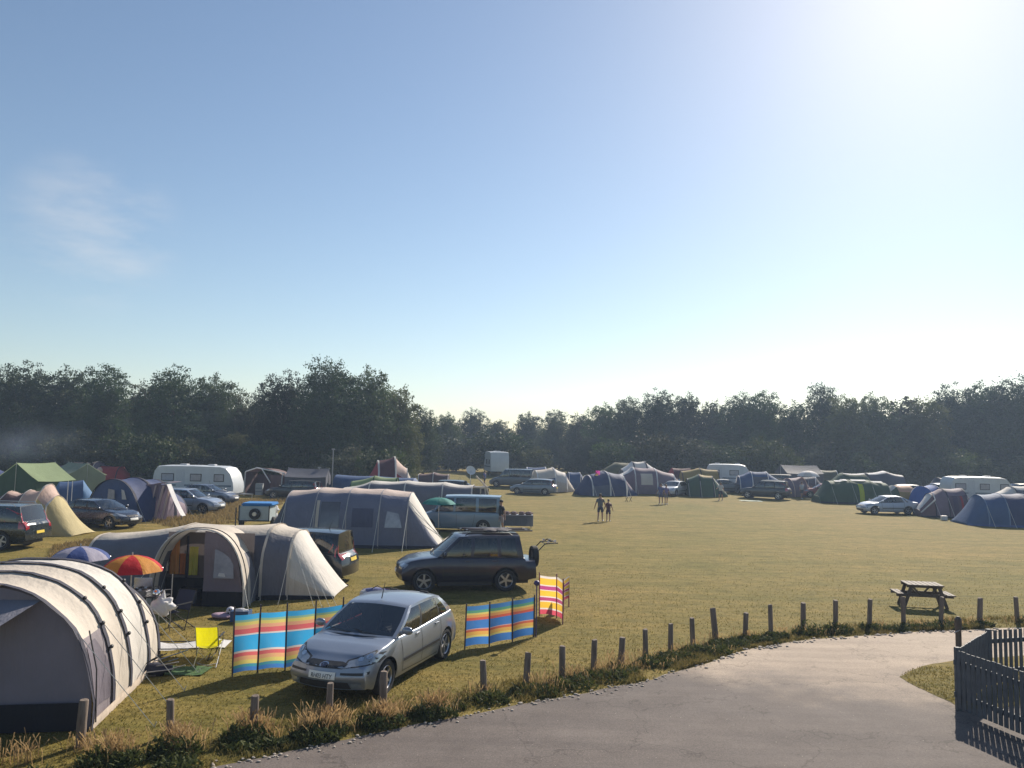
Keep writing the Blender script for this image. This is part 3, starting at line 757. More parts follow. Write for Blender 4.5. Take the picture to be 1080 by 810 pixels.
# ================================================================== SETTING
def ground_mat():
    m, nt, out = newmat('dry_field_turf')
    big = noise_n(nt, .06, 4, .6); mid = noise_n(nt, .35, 6, .65); fine = noise_n(nt, 9, 6, .75); streak = noise_n(nt, .5, 5, .65, stretch=(.35, 2.0, 1))
    c = ramp(nt, mid, [(.3, (.118, .112, .026)), (.5, (.205, .158, .046)), (.72, (.28, .20, .068))])
    c2 = ramp(nt, big, [(.36, (.142, .138, .030)), (.62, (.28, .19, .060))])
    c = mixc(nt, .5, c, c2)
    c3 = ramp(nt, streak, [(.35, (.11, .105, .026)), (.65, (.28, .20, .066))]); c = mixc(nt, .42, c, c3); tuft = noise_n(nt, 2.3, 5, .7, stretch=(.6, 1.3, 1)); c = mixc(nt, .7, c, ramp(nt, tuft, [(.36, (.55, .62, .5)), (.56, (1.1, 1.1, 1.1))]), 'MULTIPLY')
    f = ramp(nt, fine, [(.25, (.5, .5, .5)), (.75, (1.4, 1.38, 1.3))]); c = mixc(nt, .8, c, f, 'MULTIPLY')
    p = N(nt, 'ShaderNodeBsdfPrincipled', Roughness=.9); L(nt, c, p.inputs['Base Color']); p.inputs['Specular IOR Level'].default_value = .1
    L(nt, bump(nt, fine, .9, .05), p.inputs['Normal']); L(nt, p.outputs[0], out.inputs[0]); return m
def road_mat():
    m, nt, out = newmat('worn_asphalt')
    tc = nt.nodes.new('ShaderNodeTexCoord'); sp = nt.nodes.new('ShaderNodeSeparateXYZ'); L(nt, tc.outputs['Object'], sp.inputs[0])
    fine = noise_n(nt, 40, 5, .75); mid = noise_n(nt, .9, 5, .6); tr = noise_n(nt, .55, 4, .55, stretch=(.4, 1.6, 1))
    a = ramp(nt, mid, [(.3, (.115, .098, .092)), (.7, (.155, .134, .125))])
    dust = ramp(nt, tr, [(.3, (.31, .25, .20)), (.7, (.44, .36, .285))])
    # the far arm of the road is dusty gravel: a worn-in area with a ragged edge
    ad = N(nt, 'ShaderNodeMath', operation='MULTIPLY_ADD'); L(nt, sp.outputs['X'], ad.inputs[0]); ad.inputs[1].default_value = .22; ad.inputs[2].default_value = 0
    ad2 = N(nt, 'ShaderNodeMath', operation='MULTIPLY_ADD'); L(nt, sp.outputs['Y'], ad2.inputs[0]); ad2.inputs[1].default_value = 1.0; L(nt, ad.outputs[0], ad2.inputs[2])
    nn = noise_n(nt, .5, 5, .6); ad3 = N(nt, 'ShaderNodeMath', operation='MULTIPLY_ADD'); L(nt, nn, ad3.inputs[0]); ad3.inputs[1].default_value = 5.0; L(nt, ad2.outputs[0], ad3.inputs[2])
    mr = nt.nodes.new('ShaderNodeMapRange'); mr.interpolation_type = 'SMOOTHSTEP'; L(nt, ad3.outputs[0], mr.inputs[0]); mr.inputs[1].default_value = 18.2; mr.inputs[2].default_value = 21.0
    c = mixc(nt, mr.outputs[0], a, dust)
    sp2 = ramp(nt, fine, [(.3, (.72, .72, .72)), (.72, (1.22, 1.22, 1.22))]); c = mixc(nt, .8, c, sp2, 'MULTIPLY')
    st = ramp(nt, noise_n(nt, 1.7, 6, .7), [(.55, (1, 1, 1)), (.75, (.82, .82, .84))]); c = mixc(nt, .7, c, st, 'MULTIPLY')
    vt = N(nt, 'ShaderNodeTexVoronoi', Scale=55); L(nt, tc.outputs['Object'], vt.inputs['Vector']); c = mixc(nt, .8, c, ramp(nt, noise_n(nt, .8, 5, .6, stretch=(.22, 2.4, 1)), [(.35, (.84, .83, .83)), (.65, (1.12, 1.1, 1.07))]), 'MULTIPLY'); c = mixc(nt, .32, c, ramp(nt, vt.outputs['Color'], [(.2, (.6, .6, .6)), (.8, (1.45, 1.42, 1.38))]), 'MULTIPLY')
    wob = N(nt, 'ShaderNodeVectorMath', operation='ADD'); nz = N(nt, 'ShaderNodeTexNoise', Scale=2.5, Detail=3); L(nt, tc.outputs['Object'], nz.inputs['Vector']); L(nt, tc.outputs['Object'], wob.inputs[0]); L(nt, nz.outputs['Color'], wob.inputs[1])
    vc = N(nt, 'ShaderNodeTexVoronoi', Scale=.42); vc.feature = 'DISTANCE_TO_EDGE'; L(nt, wob.outputs[0], vc.inputs['Vector']); c = mixc(nt, .5, c, ramp(nt, vc.outputs['Distance'], [(.0, (.35, .35, .35)), (.012, (1, 1, 1))]), 'MULTIPLY')
    p = N(nt, 'ShaderNodeBsdfPrincipled', Roughness=.82); L(nt, c, p.inputs['Base Color']); p.inputs['Specular IOR Level'].default_value = .13
    L(nt, bump(nt, fine, .5, .012), p.inputs['Normal']); L(nt, p.outputs[0], out.inputs[0]); return m
GRM = ground_mat()
g = MB(); ys = [-40, -10, 0, 8] + [10 + 2 * i for i in range(50)] + [112, 120, 135, 150, 180, 220, 300]
xs = [-260, -180, -120, -90] + [-70 + 5 * i for i in range(29)] + [90, 120, 180, 260]
g.grid([[Vector((x, y, terrain(x, y))) for x in xs] for y in ys]); go = g.build('ground', GRM, None, 60, False); tag(go, kind='structure')
edge_px = [(150, 838), (230, 808), (300, 794), (400, 773), (500, 752), (560, 742), (620, 731), (690, 716), (745, 699), (790, 685), (830, 678), (880, 673), (950, 668), (1010, 665), (1090, 661), (1250, 658)]
edge = [G(*p) for p in edge_px]; edge = [Vector((edge[0].x - 2.6, edge[0].y - 1.9, 0))] + edge
EDGE = []
for a, b in zip(edge, edge[1:]):
    for k in range(8):
        p = a.lerp(b, k / 8); n = noise.noise(p * .9) * .12 + noise.noise(p * 3.1) * .05; EDGE.append(Vector((p.x, p.y + n, .004)))
rd = MB(); near = [Vector((p.x, -12, .004)) for p in EDGE]
rd.grid([EDGE, [e.lerp(n, .25) for e, n in zip(EDGE, near)], [e.lerp(n, .6) for e, n in zip(EDGE, near)], near]); tag(rd.build('road', road_mat(), None, 0, False), kind='structure')
isl = [G(*p) for p in [(949, 714), (958, 709), (972, 703), (990, 699.5), (1010, 697), (1060, 693), (1130, 689), (1200, 686), (1200, 730), (1120, 738), (1050, 748), (1013, 748), (1000, 740), (985, 733), (970, 726), (958, 720)]]
im = MB(); cen = Vector((9.6, 14.9, 0)); n_ = len(isl)
ip = []
for a, b in zip(isl, isl[1:] + isl[:1]):
    for k in range(5):
        q = a.lerp(b, k / 5); q += noise.noise_vector(q * 2) * .04; q.z = .008; ip.append(q)
im.add([Vector((cen.x, cen.y, .03))] + [q + (cen - q) * .12 + Vector((0, 0, .018)) for q in ip] + ip, [(0, 1 + i, 1 + (i + 1) % len(ip)) for i in range(len(ip))] + [(1 + i, 1 + len(ip) + i, 1 + len(ip) + (i + 1) % len(ip), 1 + (i + 1) % len(ip)) for i in range(len(ip))])
im.build('grass_island', GRM, None, 60, False); tag(bpy.data.objects['grass_island'], kind='structure')

def edge_y(x):
    for a, b in zip(EDGE, EDGE[1:]):
        if a.x <= x <= b.x: return a.y + (b.y - a.y) * (x - a.x) / max(1e-6, b.x - a.x)
    return EDGE[-1].y
EX = np.array([e.x for e in EDGE]); EY = np.array([e.y for e in EDGE])

# ---- blades of grass
def blades(name, P, h, w, lean, mat, kind='stuff', seedhead=0):
    m = len(P); an = rng.random(m) * 6.283; dx, dy = np.cos(an), np.sin(an); l2 = rng.random(m) * 6.283; ln = lean * (.3 + rng.random(m)) * h
    tip = P + np.stack([np.cos(l2) * ln, np.sin(l2) * ln, h], 1); mid = P + np.stack([np.cos(l2) * ln * .3, np.sin(l2) * ln * .3, h * .6], 1)
    sd = np.stack([dx * w, dy * w, np.zeros(m)], 1)
    q = np.stack([P - sd, P + sd, mid + sd * .8, tip + sd * (.1 + seedhead), tip - sd * (.1 + seedhead), mid - sd * .8], 1).reshape(-1, 3)
    idx = np.arange(m)[:, None] * 6; f = np.concatenate([idx + np.array([[0, 1, 2, 5]]), idx + np.array([[5, 2, 3, 4]])], 1).astype(np.int32).ravel()
    me = bpy.data.meshes.new(name); me.vertices.add(len(q)); me.vertices.foreach_set('co', q.astype(np.float32).ravel())
    me.loops.add(len(f)); me.loops.foreach_set('vertex_index', f); me.polygons.add(m * 2); me.polygons.foreach_set('loop_start', np.arange(0, len(f), 4, dtype=np.int32))
    me.materials.append(mat); me.update(); me.validate(); o = bpy.data.objects.new(name, me); col.objects.link(o); tag(o, kind=kind); return o
def blademat(name, a, b, scale=.6, trans=.35):
    m, nt, out = newmat(name); c = ramp(nt, noise_n(nt, scale, 5, .65), [(.32, a), (.68, b)]); c = mixc(nt, .5, c, ramp(nt, noise_n(nt, 25, 2, .5), [(.3, [x * .7 for x in a]), (.7, [x * 1.25 for x in b])]))
    d = N(nt, 'ShaderNodeBsdfPrincipled', Roughness=.75); d.inputs['Specular IOR Level'].default_value = .2; L(nt, c, d.inputs['Base Color']); t = nt.nodes.new('ShaderNodeBsdfTranslucent'); L(nt, c, t.inputs[0])
    mx = nt.nodes.new('ShaderNodeMixShader'); mx.inputs[0].default_value = trans; L(nt, d.outputs[0], mx.inputs[1]); L(nt, t.outputs[0], mx.inputs[2]); L(nt, mx.outputs[0], out.inputs[0]); return m
TURF = blademat('turf_blade', (.125, .13, .028), (.285, .21, .068))
DRY = blademat('dry_stalk', (.28, .175, .075), (.48, .335, .17), 1.5, .4)
WEED = blademat('weed_leaf', (.035, .052, .016), (.095, .105, .032), 2, .3)
BROWN = blademat('dry_meadow', (.20, .14, .055), (.30, .22, .095), .4)
n = 230000; D = 9.5 + 30 * rng.random(n) ** 1.6; X = (rng.random(n) * 1.5 - .75) * D
P = np.stack([X, D, np.zeros(n)], 1); ey = np.interp(X, EX, EY); P = P[(D > ey + .05)]
patch = np.array([noise.noise(Vector((p[0] * .8, p[1] * .8, 0))) for p in P]); keep = rng.random(len(P)) < (.65 + .5 * patch) * (1 - np.clip((P[:, 1] - 14) / 25, 0, 1)) ** 1.2; P = P[keep]; m = len(P)
blades('grass', P, .012 + .028 * rng.random(m), .006 + .005 * rng.random(m), .8, TURF)
ipx = rng.random((9000, 2)) * np.array([4.5, 4.0]) + np.array([7.2, 13.0])
def inside(x, y, poly):
    c = False
    for a, b in zip(poly, poly[1:] + poly[:1]):
        if (a.y > y) != (b.y > y) and x < (b.x - a.x) * (y - a.y) / (b.y - a.y) + a.x: c = not c
    return c
Q = np.array([[x, y, .02] for x, y in ipx if inside(x, y, isl)]); m = len(Q)
blades('grass', Q, .015 + .03 * rng.random(m), .006 + .005 * rng.random(m), .8, TURF)
# brown meadow strips left unmown between the pitches
def strip(pxs, n, h0, h1, mat, name):
    poly = [G(*p) for p in pxs]; x0, x1 = min(p.x for p in poly), max(p.x for p in poly); y0, y1 = min(p.y for p in poly), max(p.y for p in poly)
    pts = []
    while len(pts) < n:
        x, y = random.uniform(x0, x1), random.uniform(y0, y1)
        if inside(x, y, poly) and noise.noise(Vector((x * .5, y * .5, 3))) > -.25: pts.append((x, y, 0))
    P = np.array(pts); m = len(P); return blades(name, P, h0 + (h1 - h0) * rng.random(m), .012 + .015 * rng.random(m), .5, mat)
strip([(145, 545), (182, 537), (250, 528), (285, 526), (305, 521), (305, 528), (250, 556), (170, 556)], 11000, .06, .26, BROWN, 'dry_grass')
strip([(55, 578), (120, 566), (112, 574), (85, 588), (50, 592)], 2500, .08, .22, BROWN, 'dry_grass')
# verge along the road edge
vm = []; vw = []; vg = []
POSTS = [(85, 787, 741), (180, 776, 745), (267, 774, 735), (346, 765, 723), (404, 753, 711), (510, 731, 697.5), (555, 723, 690), (593, 715, 683), (626, 707, 676), (655, 700, 674), (681, 692, 665), (707, 686, 659), (731, 680, 653), (755, 674, 643), (786, 671, 647), (813, 668, 639), (847, 665, 637), (881, 663, 634), (917, 661, 633), (953, 659.5, 630.5), (992, 658, 630.5), (1033, 657, 631.5), (1073, 656, 630.5)]
posts = [(G(a, b), (b - c)) for a, b, c in POSTS]
def mound(cx, cy, r, h, n):
    for _ in range(n):
        a = random.random() * 6.283; q = math.sqrt(random.random()); x, y = cx + r * q * math.cos(a), cy + r * .7 * q * math.sin(a)
        vw.append((x, y, random.random() ** 1.3 * h * (1 - q * q) ** .5 * (.5 + 1.1 * max(0, .5 + noise.noise(Vector((x * 4, y * 4, 0)))))))
def drys(cx, cy, r, n, h):
    for _ in range(n):
        vm.append((random.gauss(cx, r * .5), random.gauss(cy, r * .35), 0)); vg.append(h * random.uniform(.45, 1.1))
pp = [p for p, _ in posts]
pp = [G(-40, 812), G(10, 800)] + pp
for i, p in enumerate(pp):
    e = edge_y(p.x); w = max(.25, p.y - e)
    mound(p.x + random.uniform(-.2, .25), p.y - w * .45, random.uniform(.25, .5), random.uniform(.07, .2), 320)
    drys(p.x + random.uniform(-.1, .3), p.y - .12, .34, 70 if p.y < 17 else 45, random.uniform(.2, .34) if p.y < 17 else .19)
    if i + 1 < len(pp):
        q = pp[i + 1]; nseg = max(1, int((q - p).length / .9))
        for k in range(1, nseg + 1):
            c = p.lerp(q, k / (nseg + 1)); e = edge_y(c.x); dd = max(.2, c.y - e)
            if random.random() < .28: mound(c.x, e + dd * random.uniform(.3, .6), random.uniform(.2, .45), random.uniform(.04, .12), 260)
            if random.random() < .4: drys(c.x, e + dd * random.uniform(.3, .8), .4, random.randrange(5, 60), .22 if c.y < 17 else .15)
for cx, cy in [G(335, 775)[:2], G(265, 775)[:2], G(345, 768)[:2], G(405, 762)[:2], G(460, 752)[:2], G(120, 800)[:2], G(190, 790)[:2]]: drys(cx, cy, .30, 200, .36); mound(cx, cy - .22, .4, .18, 480)
nv = 60000; xv = rng.uniform(-12, 18, nv); yv = np.interp(xv, EX, EY) + .06 + 1.5 * rng.random(nv) ** 1.6 * np.where(xv > 3, .75, 1)
pn = np.array([noise.noise(Vector((x * 1.1, y * 1.1, 9))) + .5 * noise.noise(Vector((x * 4, y * 4, 2))) for x, y in zip(xv, yv)]); kk = rng.random(nv) < np.clip(.35 + pn, 0, 1); xv, yv, pn = xv[kk], yv[kk], pn[kk]
blades('grass', np.stack([xv, yv, xv * 0], 1), (.025 + .07 * rng.random(len(xv))) * (1 + np.clip(pn, -.4, .8)), .005 + .005 * rng.random(len(xv)), .7, blademat('verge_blade', (.07, .085, .02), (.27, .20, .075), 1.2))
P = np.array(vm); ey = np.interp(P[:, 0], EX, EY); k = P[:, 1] > ey + .08; P = P[k]; hh = np.array(vg)[k]; m = len(P); blades('dry_grass', P, hh, .0035 + .003 * rng.random(m), .45, DRY, seedhead=1.6)
P = np.array(vw); ey = np.interp(P[:, 0], EX, EY); P = P[P[:, 1] > ey - .04]; m = len(P); blades('weeds', P, .035 + .05 * rng.random(m), .012 + .012 * rng.random(m), 1.2, WEED, seedhead=.3)
# loose stones along the kerbless edge
sm = MB()
for _ in range(420):
    i = random.randrange(8, len(EDGE) - 9); p = EDGE[i].lerp(EDGE[i + 1], random.random()); r_ = random.uniform(.008, .03) * (1.3 if p.y > 17 else 1)
    sm.ell((p.x + random.gauss(0, .1), p.y - abs(random.gauss(0, .12)) + .02, .006 + r_ * .3), (r_ * random.uniform(.8, 1.6), r_, r_ * .55), 6, 4)
for _ in range(260):
    x, y = random.uniform(-3, 9), random.uniform(10, 17)
    if y < edge_y(x) - .3 and not inside(x, y, isl): r_ = random.uniform(.003, .008); sm.ell((x, y, .005), (r_ * 1.3, r_, r_ * .6), 5, 3)
tag(sm.build('gravel', plain('pale_stone', (.42, .36, .30), .9, 0, .25, 6), None, 40), kind='stuff')

# ================================================================== SKY, SUN
SUN_AZ, SUN_EL = R(29.5), R(33)
w = bpy.data.worlds.new('World'); scene.world = w; w.use_nodes = True; nt = w.node_tree; bg = nt.nodes['Background']
sk = nt.nodes.new('ShaderNodeTexSky'); sk.sky_type = 'NISHITA'; sk.sun_disc = False; sk.sun_elevation = SUN_EL; sk.sun_rotation = SUN_AZ
sk.air_density = 1.12; sk.dust_density = .36; sk.ozone_density = 1.6; sk.altitude = 20
tc = nt.nodes.new('ShaderNodeTexCoord')
mp = nt.nodes.new('ShaderNodeMapping'); mp.inputs['Scale'].default_value = (3, 3, 9); L(nt, tc.outputs['Generated'], mp.inputs[0])
cn = N(nt, 'ShaderNodeTexNoise', Scale=2.6, Detail=7, Roughness=.6); L(nt, mp.outputs[0], cn.inputs['Vector'])
cdir = (fwd + right * ((100 - 540) / F) + up * ((405 - 245) / F)).normalized()
dp = N(nt, 'ShaderNodeVectorMath', operation='DOT_PRODUCT'); L(nt, tc.outputs['Generated'], dp.inputs[0]); dp.inputs[1].default_value = cdir
mr = nt.nodes.new('ShaderNodeMapRange'); mr.interpolation_type = 'SMOOTHSTEP'; L(nt, dp.outputs['Value'], mr.inputs[0]); mr.inputs[1].default_value = .9945; mr.inputs[2].default_value = 1.0
cr = nt.nodes.new('ShaderNodeMapRange'); L(nt, cn.outputs['Fac'], cr.inputs[0]); cr.inputs[1].default_value = .42; cr.inputs[2].default_value = .75
mu = N(nt, 'ShaderNodeMath', operation='MULTIPLY'); L(nt, mr.outputs[0], mu.inputs[0]); L(nt, cr.outputs[0], mu.inputs[1])
mu2 = N(nt, 'ShaderNodeMath', operation='MULTIPLY'); L(nt, mu.outputs[0], mu2.inputs[0]); mu2.inputs[1].default_value = .38
mixs = nt.nodes.new('ShaderNodeMix'); mixs.data_type = 'RGBA'; L(nt, mu2.outputs[0], mixs.inputs[0]); L(nt, sk.outputs[0], mixs.inputs[6]); mixs.inputs[7].default_value = (7.5, 7.3, 7.2, 1)
L(nt, mixs.outputs[2], bg.inputs[0]); bg.inputs[1].default_value = .058
sd = bpy.data.lights.new('sun', 'SUN'); sd.energy = 3.9; sd.angle = R(.6); sd.color = (1, .90, .76); so = bpy.data.objects.new('sun', sd); col.objects.link(so)
sv = Vector((math.sin(SUN_AZ) * math.cos(SUN_EL), math.cos(SUN_AZ) * math.cos(SUN_EL), math.sin(SUN_EL)))
so.rotation_euler = sv.to_track_quat('Z', 'Y').to_euler(); so.location = sv * 60
vs = scene.view_settings; vs.view_transform = 'Standard'; vs.look = 'None'; vs.exposure = .97; vs.gamma = 1; vs.use_curve_mapping = False
scene.render.film_transparent = False
cy = scene.cycles; cy.max_bounces = 8; cy.transparent_max_bounces = 12; cy.volume_bounces = 1; cy.caustics_reflective = False; cy.caustics_refractive = False

# ================================================================== TREES
BARK = plain('bark', (.09, .07, .05), .9, 0, .3, 5)
LG = [leafmat('leaf_dark', (.034, .055, .016), .2, .5), leafmat('leaf_mid', (.048, .074, .019), .22, .5), leafmat('leaf_olive', (.070, .082, .022), .25, .45), leafmat('leaf_grey', (.085, .095, .050), .2, .4)]
kinds = []
for i, (H, sp, n, sz, mt, low, nl, sh) in enumerate([(13, 5.0, 32000, .115, 0, .05, 14, .6), (12, 4.4, 28000, .115, 1, .05, 12, .6), (14, 5.6, 36000, .115, 0, .08, 16, .55), (11, 3.8, 24000, .11, 2, .05, 11, .55), (13, 4.6, 28000, .11, 1, .1, 13, .5), (9, 2.4, 9000, .12, 2, .1, 8, .45)]):
    kinds.append(tree_kind('t%d' % i, H, sp, n, sz, LG[mt], BARK, low, nl, 0, sh))
def bush_kind(H, sp, n, mat):
    lobes = [(0, 0, H * .45, sp * .7, H * .5)]
    for i in range(6):
        a = i * 1.05 + random.random() * .5; lobes.append((sp * .55 * math.cos(a), sp * .55 * math.sin(a), H * random.uniform(.25, .6), sp * .5, H * .36))
    t = MB()
    for i in range(5): limb(t, (random.uniform(-.3, .3), random.uniform(-.3, .3), -.1), (random.uniform(-1, 1) * sp * .5, random.uniform(-1, 1) * sp * .5, H * .7), .07, .02, 5)
    return t.mesh('trunk', BARK, 60), leaf_mesh('crown', lobes, n, .13, mat, .5), H
bushes = [bush_kind(5, 3.4, 7000, LG[2]), bush_kind(4.5, 3.0, 6000, LG[3]), bush_kind(5, 3.6, 7000, LG[1])]
def plant(kd, px, D, H, label, cat='tree', name='broadleaf_tree', group='trees of the wood behind the field', wide=1.0, dx=0):
    p = at(px, D); t, c, h0 = kd; s_ = H / h0
    r = thing(name, label, cat, p, random.random() * 6.28, group); r.scale = (s_ * wide, s_ * wide, s_)
    for nm, me in (('trunk', t), ('crown', c)):
        o = bpy.data.objects.new(nm, me); col.objects.link(o); o.parent = r
def hor(px): return 472 + .02 * (px - 540)
def Htop(px, D, y): return (hor(px) - y) / F * D + CAM_H - at(px, D).z
# px, distance, y of the crown top, kind, width, what it looks like
TREES = [(-75, 92, 378, 0, 1.0), (-25, 90, 384, 2, 1.0), (22, 88, 381, 0, .95), (66, 92, 386, 1, 1.0), (106, 88, 384, 4, .95), (150, 94, 399, 3, .95), (182, 86, 386, 0, .95), (222, 90, 393, 1, .9), (250, 93, 408, 3, .8),
         (275, 92, 412, 4, .8), (300, 84, 391, 0, .85), (345, 82, 377, 2, .95), (388, 85, 386, 1, .9), (420, 88, 404, 3, .85), (447, 96, 430, 4, .8), (470, 118, 435, 1, .9), (498, 132, 431, 0, .95), (528, 140, 441, 3, 1.0), (556, 138, 434, 1, 1.0), (585, 132, 432, 4, .95), (610, 128, 434, 3, .95),
         (636, 118, 425, 1, .95), (662, 114, 418, 4, .95), (694, 112, 411, 0, 1.0), (724, 114, 414, 1, .9), (752, 116, 420, 3, .9), (782, 112, 414, 2, .9), (806, 110, 411, 4, .85), (836, 108, 423, 1, .95), (868, 112, 403, 4, .75), (890, 106, 413, 3, .9), (922, 108, 414, 1, .9), (952, 110, 417, 5, 1.4), (975, 106, 417, 3, .95), (1005, 112, 405, 0, .95), (1040, 110, 402, 1, 1.0), (1075, 108, 396, 2, 1.0), (1120, 108, 400, 0, 1.0)]
def describe_tree(i, px):
    seq = ['dark dense broadleaf tree', 'rounded mid green tree', 'broad dark spreading tree', 'olive green bushy tree', 'loose crowned tree', 'slender upright tree']
    return seq
ORD = ['first', 'second', 'third', 'fourth', 'fifth', 'sixth', 'seventh', 'eighth', 'ninth', 'tenth', 'eleventh', 'twelfth', 'thirteenth', 'fourteenth', 'fifteenth', 'sixteenth', 'seventeenth', 'eighteenth', 'nineteenth', 'twentieth', 'twenty-first', 'twenty-second', 'twenty-third', 'twenty-fourth', 'twenty-fifth', 'twenty-sixth', 'twenty-seventh', 'twenty-eighth', 'twenty-ninth', 'thirtieth']
KN = ['dark dense broadleaf tree', 'rounded green broadleaf tree', 'broad spreading dark tree', 'olive green bushy tree', 'open crowned green tree', 'slender feathery tree']
SPECIAL = {345: 'tallest broad dark tree on the skyline, behind the grey tunnel tents', 388: 'dark shoulder tree just right of the tallest tree', 300: 'dark tree just left of the tallest tree, above the brown awning', 182: 'dark rounded tree behind the long white caravan', 22: 'dark tree above the drifting smoke, by the green canopy tent', 528: 'lowest tree in the dip of the skyline, beside the motorhome', 498: 'far rounded tree left of the dip in the skyline', 694: 'rounded dark tree behind the mauve tunnel tent', 868: 'ragged open topped tree above the green tents', 952: 'slender feathery tree above the silver saloon', 1075: 'tall dark tree at the right end of the wood', 1005: 'dark tree behind the white caravan with dome tents in front', 447: 'small tree where the tall wood steps down to the dip', 752: 'olive tree behind the white touring caravan at mid field'}
for i, (px, D, y, k, wd) in enumerate(TREES):
    lab = SPECIAL.get(px) or '%s, %s from the left along the skyline' % (KN[k], ORD[i] if i < 30 else 'thirtieth')
    if not SPECIAL.get(px) and i >= 30: lab = {975: 'olive tree between the feathery tree and the caravan tree', 1040: 'rounded tree left of the tall tree at the right end', 1120: 'dark tree beyond the right end of the tent row', 922: 'rounded tree left of the slender feathery tree', 890: 'olive bushy tree right of the ragged topped tree'}.get(px, lab)
    if not SPECIAL.get(px) and 890 <= px <= 1130: lab = {890: 'olive bushy tree right of the ragged topped tree', 922: 'rounded tree left of the slender feathery tree', 975: 'olive tree between the feathery tree and the caravan tree', 1040: 'rounded tree left of the tall tree at the right end', 1120: 'dark tree beyond the right end of the tent row'}[px]
    plant(kinds[k], px, D, Htop(px, D, y) * 1.03, lab, wide=wd)
# second rank behind, closing the gaps under the crowns
for i, px in enumerate(list(range(-60, 1150, 62)) + [455, 505, 545, 590, 625]):
    D = (102 if px < 430 else 150 if px < 620 else 126) + random.uniform(-3, 5); y = np.interp(px, [t[0] for t in TREES], [t[2] for t in TREES]) + (24 if not 440 < px < 640 else 13)
    plant(kinds[(i * 2 + 1) % 5], px + 20, D, max(6, Htop(px, D, y)), 'tree of the second rank of the wood, mostly hidden by the front trees', wide=1.25, group='second rank of trees in the wood')
    D -= 14; plant(kinds[(i + 3) % 5], px, D - 2, max(5.5, Htop(px, D, y + 28)), 'lower tree filling the wood edge under the taller crowns', wide=1.3, group='lower trees at the wood edge')
for i, px in enumerate(range(-50, 1140, 41)):
    D = (78 if px < 270 else 76 if px < 440 else 108 if px < 620 else 98) + random.uniform(-2, 3)
    plant(bushes[i % 3], px + random.uniform(-8, 8), D, random.uniform(3.6, 6.5), 'leafy bush along the foot of the wood, behind the last tents', 'bush', 'hedge_bush', 'bushes along the foot of the wood', random.uniform(.85, 1.15))
# ================================================================== THINGS
def yaw(a, b): return math.atan2(b.y - a.y, b.x - a.x)
GREY = fabric('grey_canvas', (.155, .155, .185), .12); GREYD = fabric('dark_grey_canvas', (.085, .088, .115), .08); CREAM = fabric('cream_canvas', (.62, .55, .47), .2)
CREAMW = fabric('pale_cream_canvas', (.66, .62, .57), .2); NAVY = fabric('navy_nylon', (.035, .055, .14), .15); BLUET = fabric('blue_nylon', (.05, .10, .22), .2)
MAUVE = fabric('mauve_canvas', (.20, .15, .19), .15); MESHG = fabric('mesh_grey', (.30, .26, .28), .3); DARKB = fabric('dark_binding', (.03, .03, .05), 0); BLK = fabric('black_sheet_and_shade', (.015, .015, .022), 0)
TAN = fabric('sand_canvas', (.55, .46, .24), .3); PINKT = fabric('pink_beige_canvas', (.62, .45, .38), .25); GREENT = fabric('dark_green_nylon', (.05, .10, .06), .25); LIME = fabric('pale_green_nylon', (.30, .38, .20), .35)
BROWNT = fabric('brown_canvas', (.14, .085, .085), .15); ORANGE = fabric('orange_cotton', (.85, .42, .16), .5); LIMEIN = fabric('lime_inner', (.75, .70, .15), .5); WHITEF = fabric('white_nylon', (.75, .74, .74), .3, .7)
REDT = fabric('red_nylon', (.40, .04, .05), .25); BRIGHTB = fabric('bright_blue_nylon', (.03, .12, .42), .3); TEAL = fabric('teal_nylon', (.02, .22, .20), .4)
WINB = plain('vinyl_window', (.10, .10, .12), .12, 0, .2, 3, .8); WINL = plain('vinyl_window_pale', (.30, .31, .36), .15, 0, .25, 3, .8)

# ---- the big tent at the left edge
a, b = G(97, 770), G(167, 702); u = (b - a).normalized(); left = Vector((-u.y, u.x, 0)); hw = 2.0
o = a + left * hw; LT = (b - a).length
root, bvh = tent('large grey and cream tunnel tent at the left edge, dark front towards the road', o, yaw(a, b), [(0, hw, 2.25), (.95, hw, 2.28), (1.85, hw, 2.3), (LT * .82, hw, 2.22), (LT + .35, hw * .96, 1.75), (LT + 1.5, hw * .8, .12)],
    [(MESHG, CREAM, .58), CREAM, CREAMW, CREAM, GREYD], p=2.5, sleeve=DARKB, sleeve_w=.12, endmat=fabric('lilac_grey_canvas', (.215, .20, .245), .14), skirt=fabric('cream_skirt', (.55, .46, .38), .1), ropes=(.9, .72), segs=5, nth=28, wr=.03,
    windows=[('right', [(.14, .25), (.84, .25), (.84, .8), (.62, 1.25), (.2, 1.2)], fabric('window_mesh', (.16, .14, .17), .2))])
m = MB(); m.grid([[Vector((-.07, y, z)) for y in np.linspace(-hw * .93, hw * .93, 9)] for z in (.02, .2, .44)]); m.build('dark_opening', BLK, root)  # black sheet stands in for the dark of the front opening
fl = MB(); rows = []
for k in range(7):
    t = k / 6; rows.append([Vector((-.02 - .75 * s_ , -1.15 + 2.6 * t + .35 * s_ * (1 - 2 * t), 2.02 - .06 * abs(t - .5) - (.30 + .06 * math.sin(math.pi * t)) * s_)) for s_ in (0, .25, .5, .75, 1)])
fl.grid(rows); fl.build('porch_flap', fabric('porch_flap_canvas', (.20, .20, .24), .12), root, 60)
pm = MB(); pm.tube([(-.77, -.80, 0), (-.77, -.80, 1.80)], .016, 8); pm.build('porch_pole', STEEL, root)
rope(root, (-.77, -.80, 1.78), (-1.7, -1.3, .02), .006)
